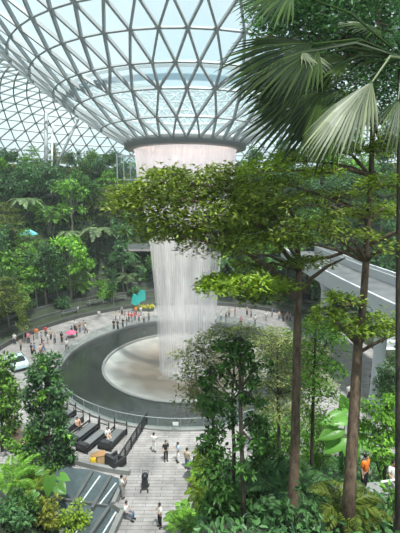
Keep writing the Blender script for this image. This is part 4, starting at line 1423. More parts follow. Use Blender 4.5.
# ------------------------------------------------------------------ people
def skin(nodes, edges, root, sub=1):
    """grow a surface round a skeleton: nodes = [(x, y, z, rx, ry)]"""
    me = bpy.data.meshes.new('grow')
    me.from_pydata([q[:3] for q in nodes], edges, [])
    o = bpy.data.objects.new('grow', me)
    COL.objects.link(o)
    md = o.modifiers.new('Skin', 'SKIN')
    md.use_smooth_shade = True
    if not me.skin_vertices:
        bpy.context.view_layer.update()
    for v, q in zip(me.skin_vertices[0].data, nodes):
        v.radius = (q[3], q[4])
        v.use_root = False
    me.skin_vertices[0].data[root].use_root = True
    s = o.modifiers.new('Sub', 'SUBSURF')
    s.levels = s.render_levels = sub
    dg = bpy.context.evaluated_depsgraph_get()
    r = bpy.data.meshes.new_from_object(o.evaluated_get(dg))
    bpy.data.objects.remove(o)
    return r


class Sk:
    def __init__(self):
        self.n, self.e = [], []

    def chain(self, pts, start=None):
        prev = start
        for p in pts:
            self.n.append(p)
            if prev is not None:
                self.e.append((prev, len(self.n) - 1))
            prev = len(self.n) - 1
        return prev


def hand(sk, wi, w, d, side):
    """palm, four unequal bent fingers and a thumb off the side of the palm"""
    w, d = np.asarray(w), unit(d)
    lat = unit(np.cross(d, [side * 0.2, 1.0, 0.1]))
    nrm = np.cross(lat, d)
    pm = w + d * 0.055
    pi_ = sk.chain([(*pm, 0.036, 0.020)], wi)
    for k, ln in enumerate((0.068, 0.078, 0.072, 0.055)):
        r = pm + d * 0.03 + lat * (k - 1.5) * 0.021
        m_ = r + d * ln * 0.55 + nrm * 0.006
        tpp = m_ + unit(d * 0.8 + nrm * 0.6) * ln * 0.45
        sk.chain([(*r, 0.010, 0.010), (*m_, 0.009, 0.009), (*tpp, 0.007, 0.007)], pi_)
    a = pm - lat * 0.035 - d * 0.02
    sk.chain([(*a, 0.012, 0.012), (*(a - lat * 0.018 + d * 0.035), 0.010, 0.010), (*(a - lat * 0.02 + d * 0.06), 0.008, 0.008)], pi_)


def pose(kind):
    """joints of a 1.70 m person facing -y"""
    J = dict(pel=(0, 0, .93), sp=(0, .005, 1.10), ch=(0, .01, 1.28), nb=(0, .012, 1.42), nk=(0, 0, 1.49), hd=(0, -.015, 1.585), tp=(0, -.005, 1.665))
    for s, c in ((-1, 'r'), (1, 'l')):
        J['sh' + c] = (s * .175, .01, 1.375); J['el' + c] = (s * .225, .03, 1.10); J['wr' + c] = (s * .225, -.05, .86)
        J['hp' + c] = (s * .085, 0, .88); J['kn' + c] = (s * .095, -.015, .49); J['an' + c] = (s * .10, .02, .085); J['to' + c] = (s * .115, -.13, .035)
    if kind == 'walk':
        J['knr'] = (-.09, -.17, .52); J['anr'] = (-.09, -.22, .12); J['tor'] = (-.10, -.37, .06)
        J['knl'] = (.09, .06, .48); J['anl'] = (.09, .27, .14); J['tol'] = (.10, .15, .035)
        J['elr'] = (-.22, .14, 1.12); J['wrr'] = (-.21, .12, .88); J['ell'] = (.22, -.08, 1.12); J['wrl'] = (.2, -.24, .94)
    if kind == 'phone':
        J['elr'] = (-.24, -.08, 1.14); J['wrr'] = (-.10, -.29, 1.28); J['ell'] = (.24, -.08, 1.14); J['wrl'] = (.10, -.29, 1.28)
        J['hd'] = (0, -.03, 1.58)
    if kind == 'sit':
        dz = -.46
        for q in ('pel', 'sp', 'ch', 'nb', 'nk', 'hd', 'tp', 'shr', 'shl'):
            J[q] = (J[q][0], J[q][1], J[q][2] + dz)
        for s, c in ((-1, 'r'), (1, 'l')):
            J['el' + c] = (s * .24, -.06, .66); J['wr' + c] = (s * .14, -.27, .58); J['hp' + c] = (s * .09, -.02, .47)
            J['kn' + c] = (s * .11, -.43, .49); J['an' + c] = (s * .11, -.41, .085); J['to' + c] = (s * .12, -.56, .035)
    return J


def person_meshes(kind):
    J = pose(kind)
    sk = Sk()
    q = lambda k, a, b: (*J[k], a, b)
    sk.chain([q('pel', .135, .10), q('sp', .12, .088), q('ch', .145, .10), q('nb', .085, .065), q('nk', .05, .05)])
    nk = 4
    hi = sk.chain([q('hd', .074, .092), q('tp', .055, .07)], nk)
    hd = np.array(J['hd'])
    sk.chain([(*(hd + [0, -.095, -.005]), .014, .014), (*(hd + [0, -.112, -.018]), .010, .010)], hi - 1)         # nose
    for s, c in ((-1, 'r'), (1, 'l')):
        sk.chain([(*(hd + [s * .078, .005, 0]), .012, .018)], hi - 1)                                              # ears
        wr = np.array(J['wr' + c]); el = np.array(J['el' + c])
        e = sk.chain([q('sh' + c, .055, .055), q('el' + c, .040, .040), q('wr' + c, .026, .022)], 2)
        hand(sk, e, wr, wr - el, s)
        sk.chain([q('hp' + c, .085, .085), q('kn' + c, .058, .058), q('an' + c, .038, .040), q('to' + c, .040, .028)], 0)
    body = skin(sk.n, sk.e, 0, 1)
    sk = Sk()
    pel = np.array(J['pel'])
    sk.chain([(*(pel + [0, 0, -.04]), .165, .125), q('sp', .148, .115), q('ch', .172, .125), (*(np.array(J['nb']) - [0, 0, .02]), .10, .08)])
    for c in 'rl':
        s_, e_ = np.array(J['sh' + c]), np.array(J['el' + c])
        sk.chain([q('sh' + c, .078, .078), (*(s_ * .2 + e_ * .8), .066, .066)], 2)
    shirt = skin(sk.n, sk.e, 0, 1)
    sk = Sk()
    sk.chain([(*(pel + [0, 0, .04]), .150, .112), (*(pel + [0, 0, -.03]), .150, .115)])
    for c in 'rl':
        k_, a_ = np.array(J['kn' + c]), np.array(J['an' + c])
        sk.chain([q('hp' + c, .098, .098), q('kn' + c, .075, .075), (*(a_ + (k_ - a_) * .1), .062, .062)], 1)
    trs = skin(sk.n, sk.e, 0, 1)
    hb = MB()
    t, f = np.meshgrid(np.linspace(0, 1, 8), np.linspace(0, 2 * PI, 14, endpoint=False), indexing='ij')
    lim = 0.62 * PI - 0.34 * PI * np.maximum(0, -np.sin(f)) ** 0.7                       # higher over the face
    th = t * lim
    V = np.stack([.092 * np.sin(th) * np.cos(f), .112 * np.sin(th) * np.sin(f) + .012, .112 * np.cos(th)], -1) + hd + [0, 0, .012]
    hb.add(V.reshape(-1, 3), [[i * 14 + j, (i + 1) * 14 + j, (i + 1) * 14 + (j + 1) % 14, i * 14 + (j + 1) % 14] for i in range(7) for j in range(14)])
    shoes = []
    for c in 'rl':
        a, b_ = np.array(J['an' + c]), np.array(J['to' + c])
        shoes.append(MB().tube([a + [0, .05, -.03], a * .6 + b_ * .4 + [0, 0, -.005], b_, b_ + (b_ - a) * .12], [.045, .052, .048, .02], 8).mesh('shoe', True))
    eyes = MB()
    for s in (-1, 1):
        eyes.ball(hd + [s * .032, -.088, .012], (.012, .008, .008), 6, 4)
    eyes.ball(hd + [0, -.088, -.048], (.022, .008, .006), 6, 4)
    return dict(body=body, shirt=shirt, trousers=trs, hair=hb.mesh('hair', True), shoes=shoes, face=eyes.mesh('face', True))


PM = {k: person_meshes(k) for k in ('stand', 'walk', 'phone', 'sit')}
CL = {}
for n_, c in dict(white=(.74, .73, .71), black=(.018, .018, .02), grey=(.30, .30, .31), beige=(.50, .40, .29), pink=(.68, .22, .28), red=(.55, .035, .05), yellow=(.72, .50, .05), orange=(.92, .20, .02), blue=(.10, .22, .48),
                  navy=(.03, .04, .09), denim=(.10, .16, .27), brown=(.18, .10, .06), peach=(.72, .45, .33), skyblue=(.30, .48, .68), olive=(.16, .17, .08)).items():
    CL[n_] = solid('cloth_' + n_, c, 0.85, 0, 0.08, 8)


def person(loc, kind, shirt, trs, label, rz=0.0, group=None, hgt=1.0, detail=False, seat=0.0):
    pm = PM[kind]
    loc = np.asarray(loc, float) + [0, 0, seat]
    t = thing('person', label, 'person', loc, group, rz)
    t.scale = (hgt,) * 3
    for nm, me, m in (('body', pm['body'], M['skin']), ('shirt', pm['shirt'], CL[shirt]), ('trousers', pm['trousers'], CL[trs]), ('hair', pm['hair'], M['hair'])):
        o = obj(nm, me, M['skin'], t)
        o.material_slots[0].link = 'OBJECT'
        o.material_slots[0].material = m
    if detail:
        for me in pm['shoes']:
            o = obj('shoe', me, M['rubber'], t)
        obj('face', pm['face'], M['eye'], t)
    return t


# the nine near the cascade, each told apart by dress and place
for px, py, kind, sh, tr, rz, lab, sc in [
        (154, 452, 'phone', 'white', 'white', 2.9, 'person all in white standing alone near the end of the black railing', 1.0),
        (166, 461, 'stand', 'black', 'black', 0.4, 'person all in black standing at the left of the group of three', 1.03),
        (178, 462, 'phone', 'skyblue', 'white', -1.2, 'person in light blue top and white trousers, middle of the group of three', 1.0),
        (187, 469, 'stand', 'beige', 'denim', 2.6, 'person in a beige shirt and blue jeans at the right of the group of three', 1.04),
        (160, 527, 'phone', 'white', 'black', -0.9, 'person in a white shirt and black trousers standing alone with a phone on the plaza', 1.0),
        (122, 498, 'phone', 'white', 'grey', 2.2, 'person in a white shirt leaning over the outer wall of the cascade', 1.03)]:
    person(G(px, py), kind, sh, tr, lab, rz, None, sc, True)
person(G(194, 469), 'sit', 'white', 'navy', 'person in white sitting low at the edge of the ferny shrubs', 2.4, None, 0.9, True, -0.05)
o_ = person(G(127, 519), 'sit', 'white', 'denim', 'person in white and blue jeans sitting on the outer wall of the cascade', 1.2, None, 1.0, True, 0.06)

# crowds: (column, foot row, pose, top, trousers, row name)
CROWDS = {
    'by the steps left of the fountain': [(21, 351, 'stand', 'beige', 'black'), (32, 355, 'stand', 'navy', 'black'), (35, 356, 'walk', 'blue', 'black'), (29, 344, 'stand', 'pink', 'navy'), (37, 339, 'stand', 'orange', 'grey'), (34, 341, 'stand', 'black', 'navy'), (42, 344, 'stand', 'grey', 'black'),
                                          (44, 352, 'walk', 'pink', 'denim'), (41, 356, 'stand', 'peach', 'brown'), (48, 344, 'stand', 'white', 'grey'), (51, 340, 'stand', 'beige', 'black'), (55, 344, 'phone', 'grey', 'navy'), (26, 338, 'stand', 'brown', 'black'), (46, 337, 'stand', 'red', 'black'),
                                          (62, 343, 'stand', 'black', 'black'), (67, 351, 'walk', 'white', 'black'), (15, 345, 'stand', 'white', 'navy')],
    'under the pink umbrella and beside it': [(72, 337, 'stand', 'navy', 'grey'), (77, 337, 'stand', 'black', 'black'), (80, 333, 'stand', 'brown', 'denim'), (75, 331, 'stand', 'white', 'black'), (84, 330, 'stand', 'beige', 'grey'), (86, 334, 'walk', 'white', 'black'), (99, 317, 'sit', 'white', 'grey'), (78, 312, 'sit', 'white', 'navy')],
    'below the teal sail': [(114, 330, 'stand', 'black', 'black'), (118, 330, 'stand', 'navy', 'black'), (123, 328, 'stand', 'black', 'navy'), (127, 328, 'stand', 'black', 'grey'), (116, 321, 'stand', 'yellow', 'navy'), (120, 321, 'stand', 'white', 'denim'), (125, 321, 'stand', 'pink', 'white'), (129, 322, 'stand', 'red', 'black'), (132, 323, 'stand', 'red', 'grey'),
                            (135, 321, 'phone', 'red', 'denim'), (139, 322, 'stand', 'pink', 'black'), (144, 324, 'stand', 'white', 'black'), (136, 316, 'stand', 'orange', 'navy'), (141, 316, 'stand', 'white', 'grey'), (149, 321, 'stand', 'beige', 'navy'), (122, 315, 'stand', 'grey', 'black')],
    'beyond the fountain right of the waterfall': [(221, 321, 'stand', 'white', 'denim'), (229, 318, 'stand', 'beige', 'black'), (235, 317, 'stand', 'pink', 'grey'), (241, 326, 'stand', 'pink', 'black'), (247, 316, 'stand', 'beige', 'navy'), (251, 318, 'stand', 'grey', 'black'), (255, 325, 'walk', 'white', 'black'), (266, 321, 'stand', 'white', 'grey'),
                                                   (279, 320, 'stand', 'peach', 'denim'), (283, 322, 'stand', 'black', 'black'), (287, 321, 'stand', 'beige', 'brown'), (290, 322, 'stand', 'grey', 'navy'), (226, 323, 'stand', 'black', 'grey'), (272, 317, 'stand', 'blue', 'black')]}
for cn, L_ in CROWDS.items():
    seen_, tot = {}, {}
    for q in L_:
        tot[q[3:5]] = tot.get(q[3:5], 0) + 1
    for k, (px, py, kind, sh, tr) in enumerate(sorted(L_)):
        seen_[(sh, tr)] = seen_.get((sh, tr), 0) + 1
        cl = 'all in %s' % sh if sh == tr else 'in %s top and %s trousers' % (sh, tr)
        pre = '' if tot[(sh, tr)] == 1 else ORD[seen_[(sh, tr)] - 1] + ' '
        lab = '%sperson %s %s' % (pre, cl, cn)
        p = hit(px, py)
        person(p, kind, sh, tr, lab, rng.uniform(0, 6.28), 'visitors ' + cn, rng.uniform(0.94, 1.06))
person(hit(348, 400), 'stand', 'white', 'black', 'person in a white top under the bridge left of its pier', 0.5)
person(hit(318, 378), 'stand', 'black', 'black', 'dark dressed person in the shade left of the knotty trunk', 0.5)
person(hit(371, 388), 'stand', 'navy', 'black', 'dark dressed person in the shade right of the knotty trunk', 2.5)

# path with rails on the right slope, where the person in orange stands
po = hit(363, 497) + [0, 0, 0.25]
gz = po[2]
pa = thing('slope_path', 'narrow raised path crossing the planted slope at the lower right', 'path', po)
obj('slab', MB().box((po[0] + 1.2, po[1] + 0.15, gz - 0.12), (5.0, 0.9, 0.16), 0.12), M['kerb'], pa)
for dx in (-1.2, 1.2, 3.4):
    obj('support', MB().box((po[0] + dx, po[1] + 0.15, gz - 0.9), (0.25, 0.8, 1.5), 0.12), M['terrace'], pa)
rr0 = thing('path_handrail', 'pale handrail along the path beside the person in orange', 'handrail', po + [1, 0.55, 0])
obj('rail', MB().tube([po + [0.4, -0.45, 0.75], po + [2.0, -0.3, 0.95], po + [3.6, -0.1, 1.0]], 0.04, 6), M['white'], rr0)
for k, q in enumerate((0.5, 2.0, 3.5)):
    obj('post', MB().tube([po + [q, -0.43 + 0.1 * k, 0], po + [q, -0.43 + 0.1 * k, 0.8 + 0.1 * k]], 0.025, 6), M['white'], rr0)
person(po, 'stand', 'orange', 'black', 'person in a bright orange shirt standing on the slope path', 0.6, None, 0.93, True)
pw = po + [1.2, 0.25, 0]
person(pw, 'sit', 'white', 'grey', 'person in white sitting on the path right of the person in orange', 0.2, None, 0.9, True, -0.0)
for px, py, dep, lab, sc in ((381, 516, 13.6, 'nearer dark-haired person in black at the bottom right corner', 1.0), (371, 524, 13.6, 'shorter dark-haired person in black beside the one at the bottom right corner', 0.93)):
    p = P(px, py, dep) - [0, 0, 1.62 * sc]
    person(p, 'stand', 'black', 'black', lab, 2.8, None, sc, True)
pl = P(376, 533, 13.6)
obj_ = obj('viewing_landing', MB().box((pl[0], pl[1] + 0.1, P(381, 516, 13.6)[2] - 1.62 - 0.12), (2.4, 1.6, 0.22)), M['concrete'])
tag(obj_, 'small concrete landing under the two people at the bottom right corner', 'landing')
# white handrails running down the slope at the bottom
for k, (x0, y0, x1, y1, lab) in enumerate(((314, 504, 330, 530, 'white sloping handrail at the bottom between the tall trunks, left one'), (322, 500, 338, 528, 'white sloping handrail at the bottom between the tall trunks, right one'))):
    a, b_ = P(x0, y0, 14.2), P(x1, y1, 12.9)
    h_ = thing('sloping_handrail', lab, 'handrail', a)
    obj('rail', MB().tube([a, (a + b_) / 2, b_], 0.03, 6), M['white'], h_)
    for q in (0.1, 0.5, 0.9):
        c = a + (b_ - a) * q
        obj('post', MB().tube([c, c - [0, 0, max(0.4, c[2] - gh(c[0], c[1]))]], 0.02, 6), M['white'], h_)

# ------------------------------------------------------------------ things on the plaza
def daybed(x0, y0, x1, y1, wd, label, back=True):
    a, b_ = G(x0, y0), G(x1, y1)
    d = b_ - a
    L_ = np.linalg.norm(d); d = d / L_
    s = np.array([d[1], -d[0], 0]); az = math.atan2(d[1], d[0])
    t = thing('daybed', label, 'daybed', (a + b_) / 2, 'black daybeds beside the fountain')
    c = (a + b_) / 2
    obj('platform', MB().box(c + [0, 0, 0.27], (L_, wd, 0.14), az), M['black'], t)
    obj('mattress', MB().box(c + d * 0.25 + [0, 0, 0.40], (L_ * 0.74, wd * 0.62, 0.13), az, 0.96), M['slatgrey'], t)
    for q in (-1, 1):
        p0, p1 = a + s * q * wd / 2, b_ + s * q * wd / 2
        obj('side_rail', MB().bar(p0 + [0, 0, 0.55], p1 + [0, 0, 0.55], 0.07, 0.12), M['black'], t)
        for e_ in (p0 + d * 0.1, p1 - d * 0.1):
            obj('leg', MB().box(e_ + [0, 0, 0.3], (0.09, 0.09, 0.6), az), M['black'], t)
    if back:
        obj('backrest', MB().box(a + d * 0.28 + [0, 0, 0.52], (0.5, wd * 0.9, 0.34), az, 0.8), M['cushion'], t)
    for q in (-1, 1):
        obj('end_post', MB().box(b_ + s * q * wd / 2 + [0, 0, 0.62], (0.07, 0.07, 1.2), az), M['black'], t)
    obj('end_bar', MB().bar(b_ + s * wd / 2 + [0, 0, 0.95], b_ - s * wd / 2 + [0, 0, 0.95], 0.06, 0.06), M['black'], t)
    return t


for q in [(60, 437, 79, 421, 1.0, 'black daybed beside the fountain, second from the left of the row'), (54, 427, 72, 414, 1.0, 'black daybed beside the fountain, partly behind the ficus, leftmost of the row'),
          (71, 446, 95, 427, 1.1, 'black daybed beside the fountain, third from the left of the row'), (81, 453, 104, 434, 1.1, 'black daybed beside the fountain, fourth from the left of the row'),
          (104, 451, 121, 433, 1.2, 'black daybed beside the fountain, rightmost of the row')]:
    daybed(*q)
# bulky black armchair in front of the row
a = G(116, 466)
t = thing('armchair', 'bulky black armchair at the end of the black railing', 'armchair', a)
R_ = 0.9
obj('seat', MB().box(a + [0, 0, 0.32], (1.2, 1.1, 0.4), R_, 0.95), M['cushion'], t)
obj('backrest', MB().box(a + rotz(R_) @ V3(-0.5, 0, 0.75), (0.25, 1.1, 0.75), R_, 0.9), M['cushion'], t)
for q in (-1, 1):
    obj('armrest', MB().box(a + rotz(R_) @ V3(0, q * 0.52, 0.6), (1.1, 0.16, 0.34), R_), M['cushion'], t)
    for e_ in (-0.45, 0.45):
        obj('leg', MB().box(a + rotz(R_) @ V3(e_, q * 0.45, 0.07), (0.08, 0.08, 0.14), R_), M['black'], t)
# wooden crate and yellow drum seat
a = G(101, 464)
t = thing('wooden_cabinet', 'small warm brown wooden cabinet in front of the daybeds', 'cabinet', a)
obj('body', MB().box(a + [0, 0, 0.42], (0.62, 0.6, 0.84), 0.3), M['wood'], t)
obj('top', MB().box(a + [0, 0, 0.87], (0.7, 0.68, 0.06), 0.3), M['wood'], t)
obj('door', MB().box(a + rotz(0.3) @ V3(0, -0.31, 0.44), (0.5, 0.03, 0.68), 0.3), solid('pale_wood', (.55, .36, .2), 0.5), t)
a = G(94.5, 464.5)
t = thing('drum_seat', 'yellow drum seat with a dark top beside the wooden cabinet', 'stool', a)
obj('drum', MB().lathe([(0.02, 0.02), (0.24, 0.02), (0.31, 0.25), (0.31, 0.55), (0.25, 0.76), (0.02, 0.76)], 20, a), M['yellow'], t, True)
obj('seat_pad', MB().lathe([(0.02, 0.88), (0.20, 0.87), (0.26, 0.80), (0.24, 0.74), (0.02, 0.74)], 20, a), M['wood'], t, True)
# people on the daybeds
person(G(108, 441) + [0, 0, 0], 'sit', 'white', 'beige', 'person in white sitting on the rightmost black daybed', 0.6, None, 1.0, False, 0.02)
person(G(78, 430), 'sit', 'peach', 'brown', 'person in peach and brown sitting among the black daybeds on the left', 0.9, None, 1.0, False, 0.0)
# beige loungers at the left edge
for px, py, rz_, lab in ((14, 432, 0.8, 'pale pink lounger behind the leafy tree at the left edge, upper of two'), (20, 444, 0.7, 'pale pink lounger behind the cycad at the left edge, lower of two')):
    a = G(px, py)
    t = thing('lounger', lab, 'lounger', a, 'pale loungers at the left edge')
    obj('mattress', MB().box(a + [0, 0, 0.36], (1.9, 0.7, 0.14), -rz_, 0.96), CL['peach'], t)
    obj('backrest', MB().box(a + rotz(-rz_) @ V3(-0.8, 0, 0.66), (0.16, 0.7, 0.6), -rz_), CL['peach'], t)
    for x_ in (-0.8, 0.8):
        for y_ in (-0.28, 0.28):
            obj('leg', MB().box(a + rotz(-rz_) @ V3(x_, y_, 0.15), (0.06, 0.06, 0.3), -rz_), M['white'], t)
person(G(17, 438), 'sit', 'white', 'grey', 'person in white sitting between the two pale loungers at the left edge', 0.4)

# black railing between daybeds and plaza
a, b_ = G(119, 469), G(147, 424)
t = thing('black_railing', 'black metal railing with dark infill between the daybeds and the open plaza', 'railing', (a + b_) / 2)
obj('top_rail', MB().bar(a + [0, 0, 1.08], b_ + [0, 0, 1.08], 0.09, 0.09), M['black'], t)
obj('bottom_rail', MB().bar(a + [0, 0, 0.14], b_ + [0, 0, 0.14], 0.07, 0.07), M['black'], t)
for k in range(6):
    c = a + (b_ - a) * k / 5
    obj('post', MB().box(c + [0, 0, 0.56], (0.1, 0.1, 1.12)), M['black'], t)
for k in range(40):
    if k % 8:
        c = a + (b_ - a) * k / 40
        obj('baluster', MB().box(c + [0, 0, 0.6], (0.035, 0.035, 0.92)), M['black'], t)

# stepped water cascade
ca = thing('water_cascade', 'stepped grey stone water cascade with dark dividing walls in the lower left', 'cascade', (-8, 22.5, 0))
b = MB().lathe([(21.1, 0), (21.4, 0), (21.4, 0.38), (21.1, 0.38)], 40, (CX, CY, 0), math.radians(247.5), math.radians(260.6), True)
obj('rim_wall', b, M['kerb'], ca)
cxy = lambda px, py, z: G(px, py, z)


def quad(px, z):
    return np.array([cxy(x, y, z) for x, y in px])


def slab(pts, z, h):
    lo = pts.copy(); lo[:, 2] = h
    n = len(pts)
    return MB().add(np.concatenate([pts, lo]), [list(range(n))[::-1], list(range(n, 2 * n))] + [[i, (i + 1) % n, n + (i + 1) % n, n + i] for i in range(n)])


up = quad([(58, 466), (92, 470), (122, 479), (108, 503), (74, 500), (46, 494)], 0.28)
obj('upper_pool', slab(up, 0.28, 0.0), M['cascade'], ca)
lo_ = quad([(46, 494), (74, 500), (108, 503), (120, 504), (96, 560), (20, 560)], 0.14)
obj('lower_pool', slab(lo_, 0.14, 0.0), M['cascade'], ca)
for (x0, y0, x1, y1) in ((92, 471, 72, 504), (111, 475, 92, 507), (109, 506, 80, 548), (80, 502, 56, 540)):
    p0, p1 = cxy(x0, y0, 0.45), cxy(x1, y1, 0.45)
    p0[2] = p1[2] = 0
    obj('divider', MB().bar(p0 + [0, 0, 0.22], p1 + [0, 0, 0.22], 0.2, 0.44), M['darkstone'], ca)
for (x0, y0, x1, y1, z) in ((100, 476, 80, 504, 0.30), (116, 483, 100, 504, 0.30), (116, 512, 96, 545, 0.16), (92, 512, 70, 540, 0.16)):
    p0, p1 = cxy(x0, y0, z), cxy(x1, y1, z)
    obj('white_water', MB().bar(p0, p1, 0.09, 0.05), M['weir'], ca)
p0, p1 = cxy(46, 496, 0.3), cxy(108, 505, 0.3)
obj('step_wall', MB().bar(p0 * [1, 1, 0] + [0, 0, 0.16], p1 * [1, 1, 0] + [0, 0, 0.16], 0.18, 0.32), M['darkstone'], ca)
for (x0, y0, x1, y1, hh) in ((125, 475, 113, 502, 0.6), (113, 502, 123, 508, 0.45), (123, 508, 106, 545, 0.45)):
    p0, p1 = cxy(x0, y0, hh), cxy(x1, y1, hh)
    obj('outer_wall', MB().bar(p0 * [1, 1, 0] + [0, 0, hh / 2], p1 * [1, 1, 0] + [0, 0, hh / 2], 0.26, hh), M['kerb'], ca)

# black pushchair alone on the plaza
a = G(145, 489)
t = thing('pushchair', 'black pushchair with its hood up standing alone on the plaza', 'pushchair', a)
obj('seat', MB().box(a + [0, 0.02, 0.55], (0.44, 0.46, 0.62), 0.2, 0.8), M['cushion'], t)
hd_ = MB().ball(a + [0, 0.08, 0.92], (0.24, 0.30, 0.26), 12, 8)
obj('hood', hd_, M['black'], t, True)
obj('handle', MB().tube([a + [-0.2, 0.2, 0.8], a + [-0.2, 0.42, 1.12], a + [0.2, 0.42, 1.12], a + [0.2, 0.2, 0.8]], 0.025, 6), M['black'], t)
obj('frame', MB().bar(a + [-0.2, -0.35, 0.15], a + [-0.2, 0.3, 0.6], 0.03, 0.03).bar(a + [0.2, -0.35, 0.15], a + [0.2, 0.3, 0.6], 0.03, 0.03).bar(a + [-0.24, 0.25, 0.13], a + [0.24, 0.25, 0.13], 0.03, 0.03), M['black'], t)
for x_ in (-0.24, 0.24):
    for y_ in (-0.35, 0.25):
        th_ = np.linspace(0, 2 * PI, 13)
        obj('wheel', MB().tube(np.stack([np.full(13, a[0] + x_), a[1] + y_ + 0.1 * np.cos(th_), a[2] + 0.13 + 0.1 * np.sin(th_)], 1), 0.028, 6, False), M['rubber'], t)

# pale blue car on the left of the plaza
a = G(17, 366)
Rc = -0.9
t = thing('car', 'pale blue car with dark windows parked at the left of the plaza', 'car', a)
ct = lambda x, y, z: a + rotz(Rc) @ V3(x, y, z)
prof = [(-2.1, .35), (-2.15, .75), (-1.95, .95), (-1.0, 1.02), (-0.5, 1.42), (0.9, 1.45), (1.6, 1.05), (2.1, .92), (2.15, .4)]
V = [ct(x, y * (0.86 if z < 1.1 else 0.68), z) for y in (-1, 1) for x, z in prof]
n = len(prof)
F = [list(range(n))[::-1], list(range(n, 2 * n))] + [[i, (i + 1) % n, n + (i + 1) % n, n + i] for i in range(n)]
o = obj('body', MB().add(np.array(V), F), M['carpaint'], t)
bm_ = o.modifiers.new('round', 'BEVEL'); bm_.width = 0.08; bm_.segments = 2
for nm, q in (('windscreen', [(1.55, -.66, 1.09), (1.55, .66, 1.09), (0.95, .6, 1.44), (0.95, -.6, 1.44)]), ('rear_window', [(-0.95, .66, 1.06), (-0.95, -.66, 1.06), (-0.55, -.6, 1.40), (-0.55, .6, 1.40)]),
              ('side_window', [(-0.8, -.80, 1.08), (1.35, -.80, 1.08), (0.85, -.71, 1.40), (-0.45, -.71, 1.40)]), ('side_window', [(1.35, .80, 1.08), (-0.8, .80, 1.08), (-0.45, .71, 1.40), (0.85, .71, 1.40)])):
    q = np.array([ct(*p) for p in q]); c = q.mean(0); nn = unit(np.cross(q[1] - q[0], q[2] - q[1]))
    if np.dot(nn, c - ct(0.2, 0, 1.0)) < 0:
        nn = -nn
    obj(nm, MB().add(np.concatenate([q + nn * 0.035, q - nn * 0.05]), [[0, 1, 2, 3], [7, 6, 5, 4], [0, 4, 5, 1], [1, 5, 6, 2], [2, 6, 7, 3], [3, 7, 4, 0]]), M['carglass'], t)
for x_ in (-1.35, 1.35):
    for y_ in (-.82, .82):
        obj('wheel', MB().tube([ct(x_, y_ - 0.1, .33), ct(x_, y_ + 0.1, .33)], 0.33, 16), M['rubber'], t)
for y_ in (-.6, .6):
    obj('headlamp', MB().box(ct(2.1, y_, .72), (0.12, 0.36, 0.16), Rc), M['white'], t)

# teal sail, yellow flower bed, parasols, umbrella
a = hit(140, 312)
dS = depth_of(a)
t = thing('teal_sail', 'teal fabric sail on a pole above the crowd left of the waterfall', 'sail', a)
obj('pole', MB().tube([a, P(139, 292, dS)], 0.08, 8), M['steel'], t)
pts = [(131, 303), (133, 294), (137, 296), (140, 290), (144, 291), (145, 300), (140, 302), (136, 306)]
f_ = np.array([P(x, y, dS - 0.1) for x, y in pts]); g_ = f_ + [0.1, 0.12, 0]
g_[[1, 3, 4]] += [0, 1.2, -0.3]
n = len(pts)
obj('cloth', MB().add(np.concatenate([f_, g_]), [list(range(n)), list(range(n, 2 * n))[::-1]] + [[i, (i + 1) % n, n + (i + 1) % n, n + i] for i in range(n)]), M['teal'], t)
a = hit(143, 311)
t = thing('flower_bed', 'raised bed of yellow flowers beside the teal sail', 'flower bed', a)
obj('planter', MB().box(a + [0.2, 0.2, 0.25], (3.4, 1.2, 0.5)), M['terrace'], t)
n = 500
q = np.c_[rng.uniform(-1.5, 1.9, n), rng.uniform(-0.35, 0.75, n), rng.uniform(0.5, 0.95, n)] + a
obj('flowers', MB().leaves(q, rdir(n), unit(rng.normal(size=(n, 3)) * .4 + [0, -.3, 1]), 0.3, 0.2), M['flower'], t)
obj('leaves', MB().leaves(q[:250] - [0, 0, 0.15], rdir(250), unit(rng.normal(size=(250, 3)) * .4 + [0, 0, 1]), 0.32, 0.14), M['L_bright'], t)


def parasol(px, py, r, off, mat, label, cat='parasol', hgt=2.6):
    top = P(px, py, off)
    g0 = gh(top[0], top[1])
    t = thing('parasol', label, cat, (top[0], top[1], g0))
    c = MB().lathe([(0.03, 0), (r * .5, -0.22 * r), (r, -0.55 * r), (r * 0.98, -0.62 * r), (r * .5, -0.28 * r), (0.03, -0.06)], 8, top, closed=False)
    obj('canopy', c, M[mat], t)
    obj('pole', MB().tube([(top[0], top[1], g0), (top[0], top[1], top[2] - 0.05)], 0.05, 6), M['steel'], t)


parasol(45, 198, 2.0, 92, 'blue', 'pale blue parasol on the upper left hillside')
parasol(42, 207, 1.6, 91, 'teal', 'teal parasol just below the pale blue one on the upper left hillside')
parasol(28, 229, 1.8, 72, 'blue', 'pale teal parasol low among the trees at the far left of the hillside')
M['pinkcloth'] = solid('pink_umbrella', (.85, .12, .25), 0.7)
a = hit(71, 338)
parasol(71, 330, 0.75, depth_of(a), 'pinkcloth', 'small bright pink umbrella among the crowd left of the fountain', 'umbrella')

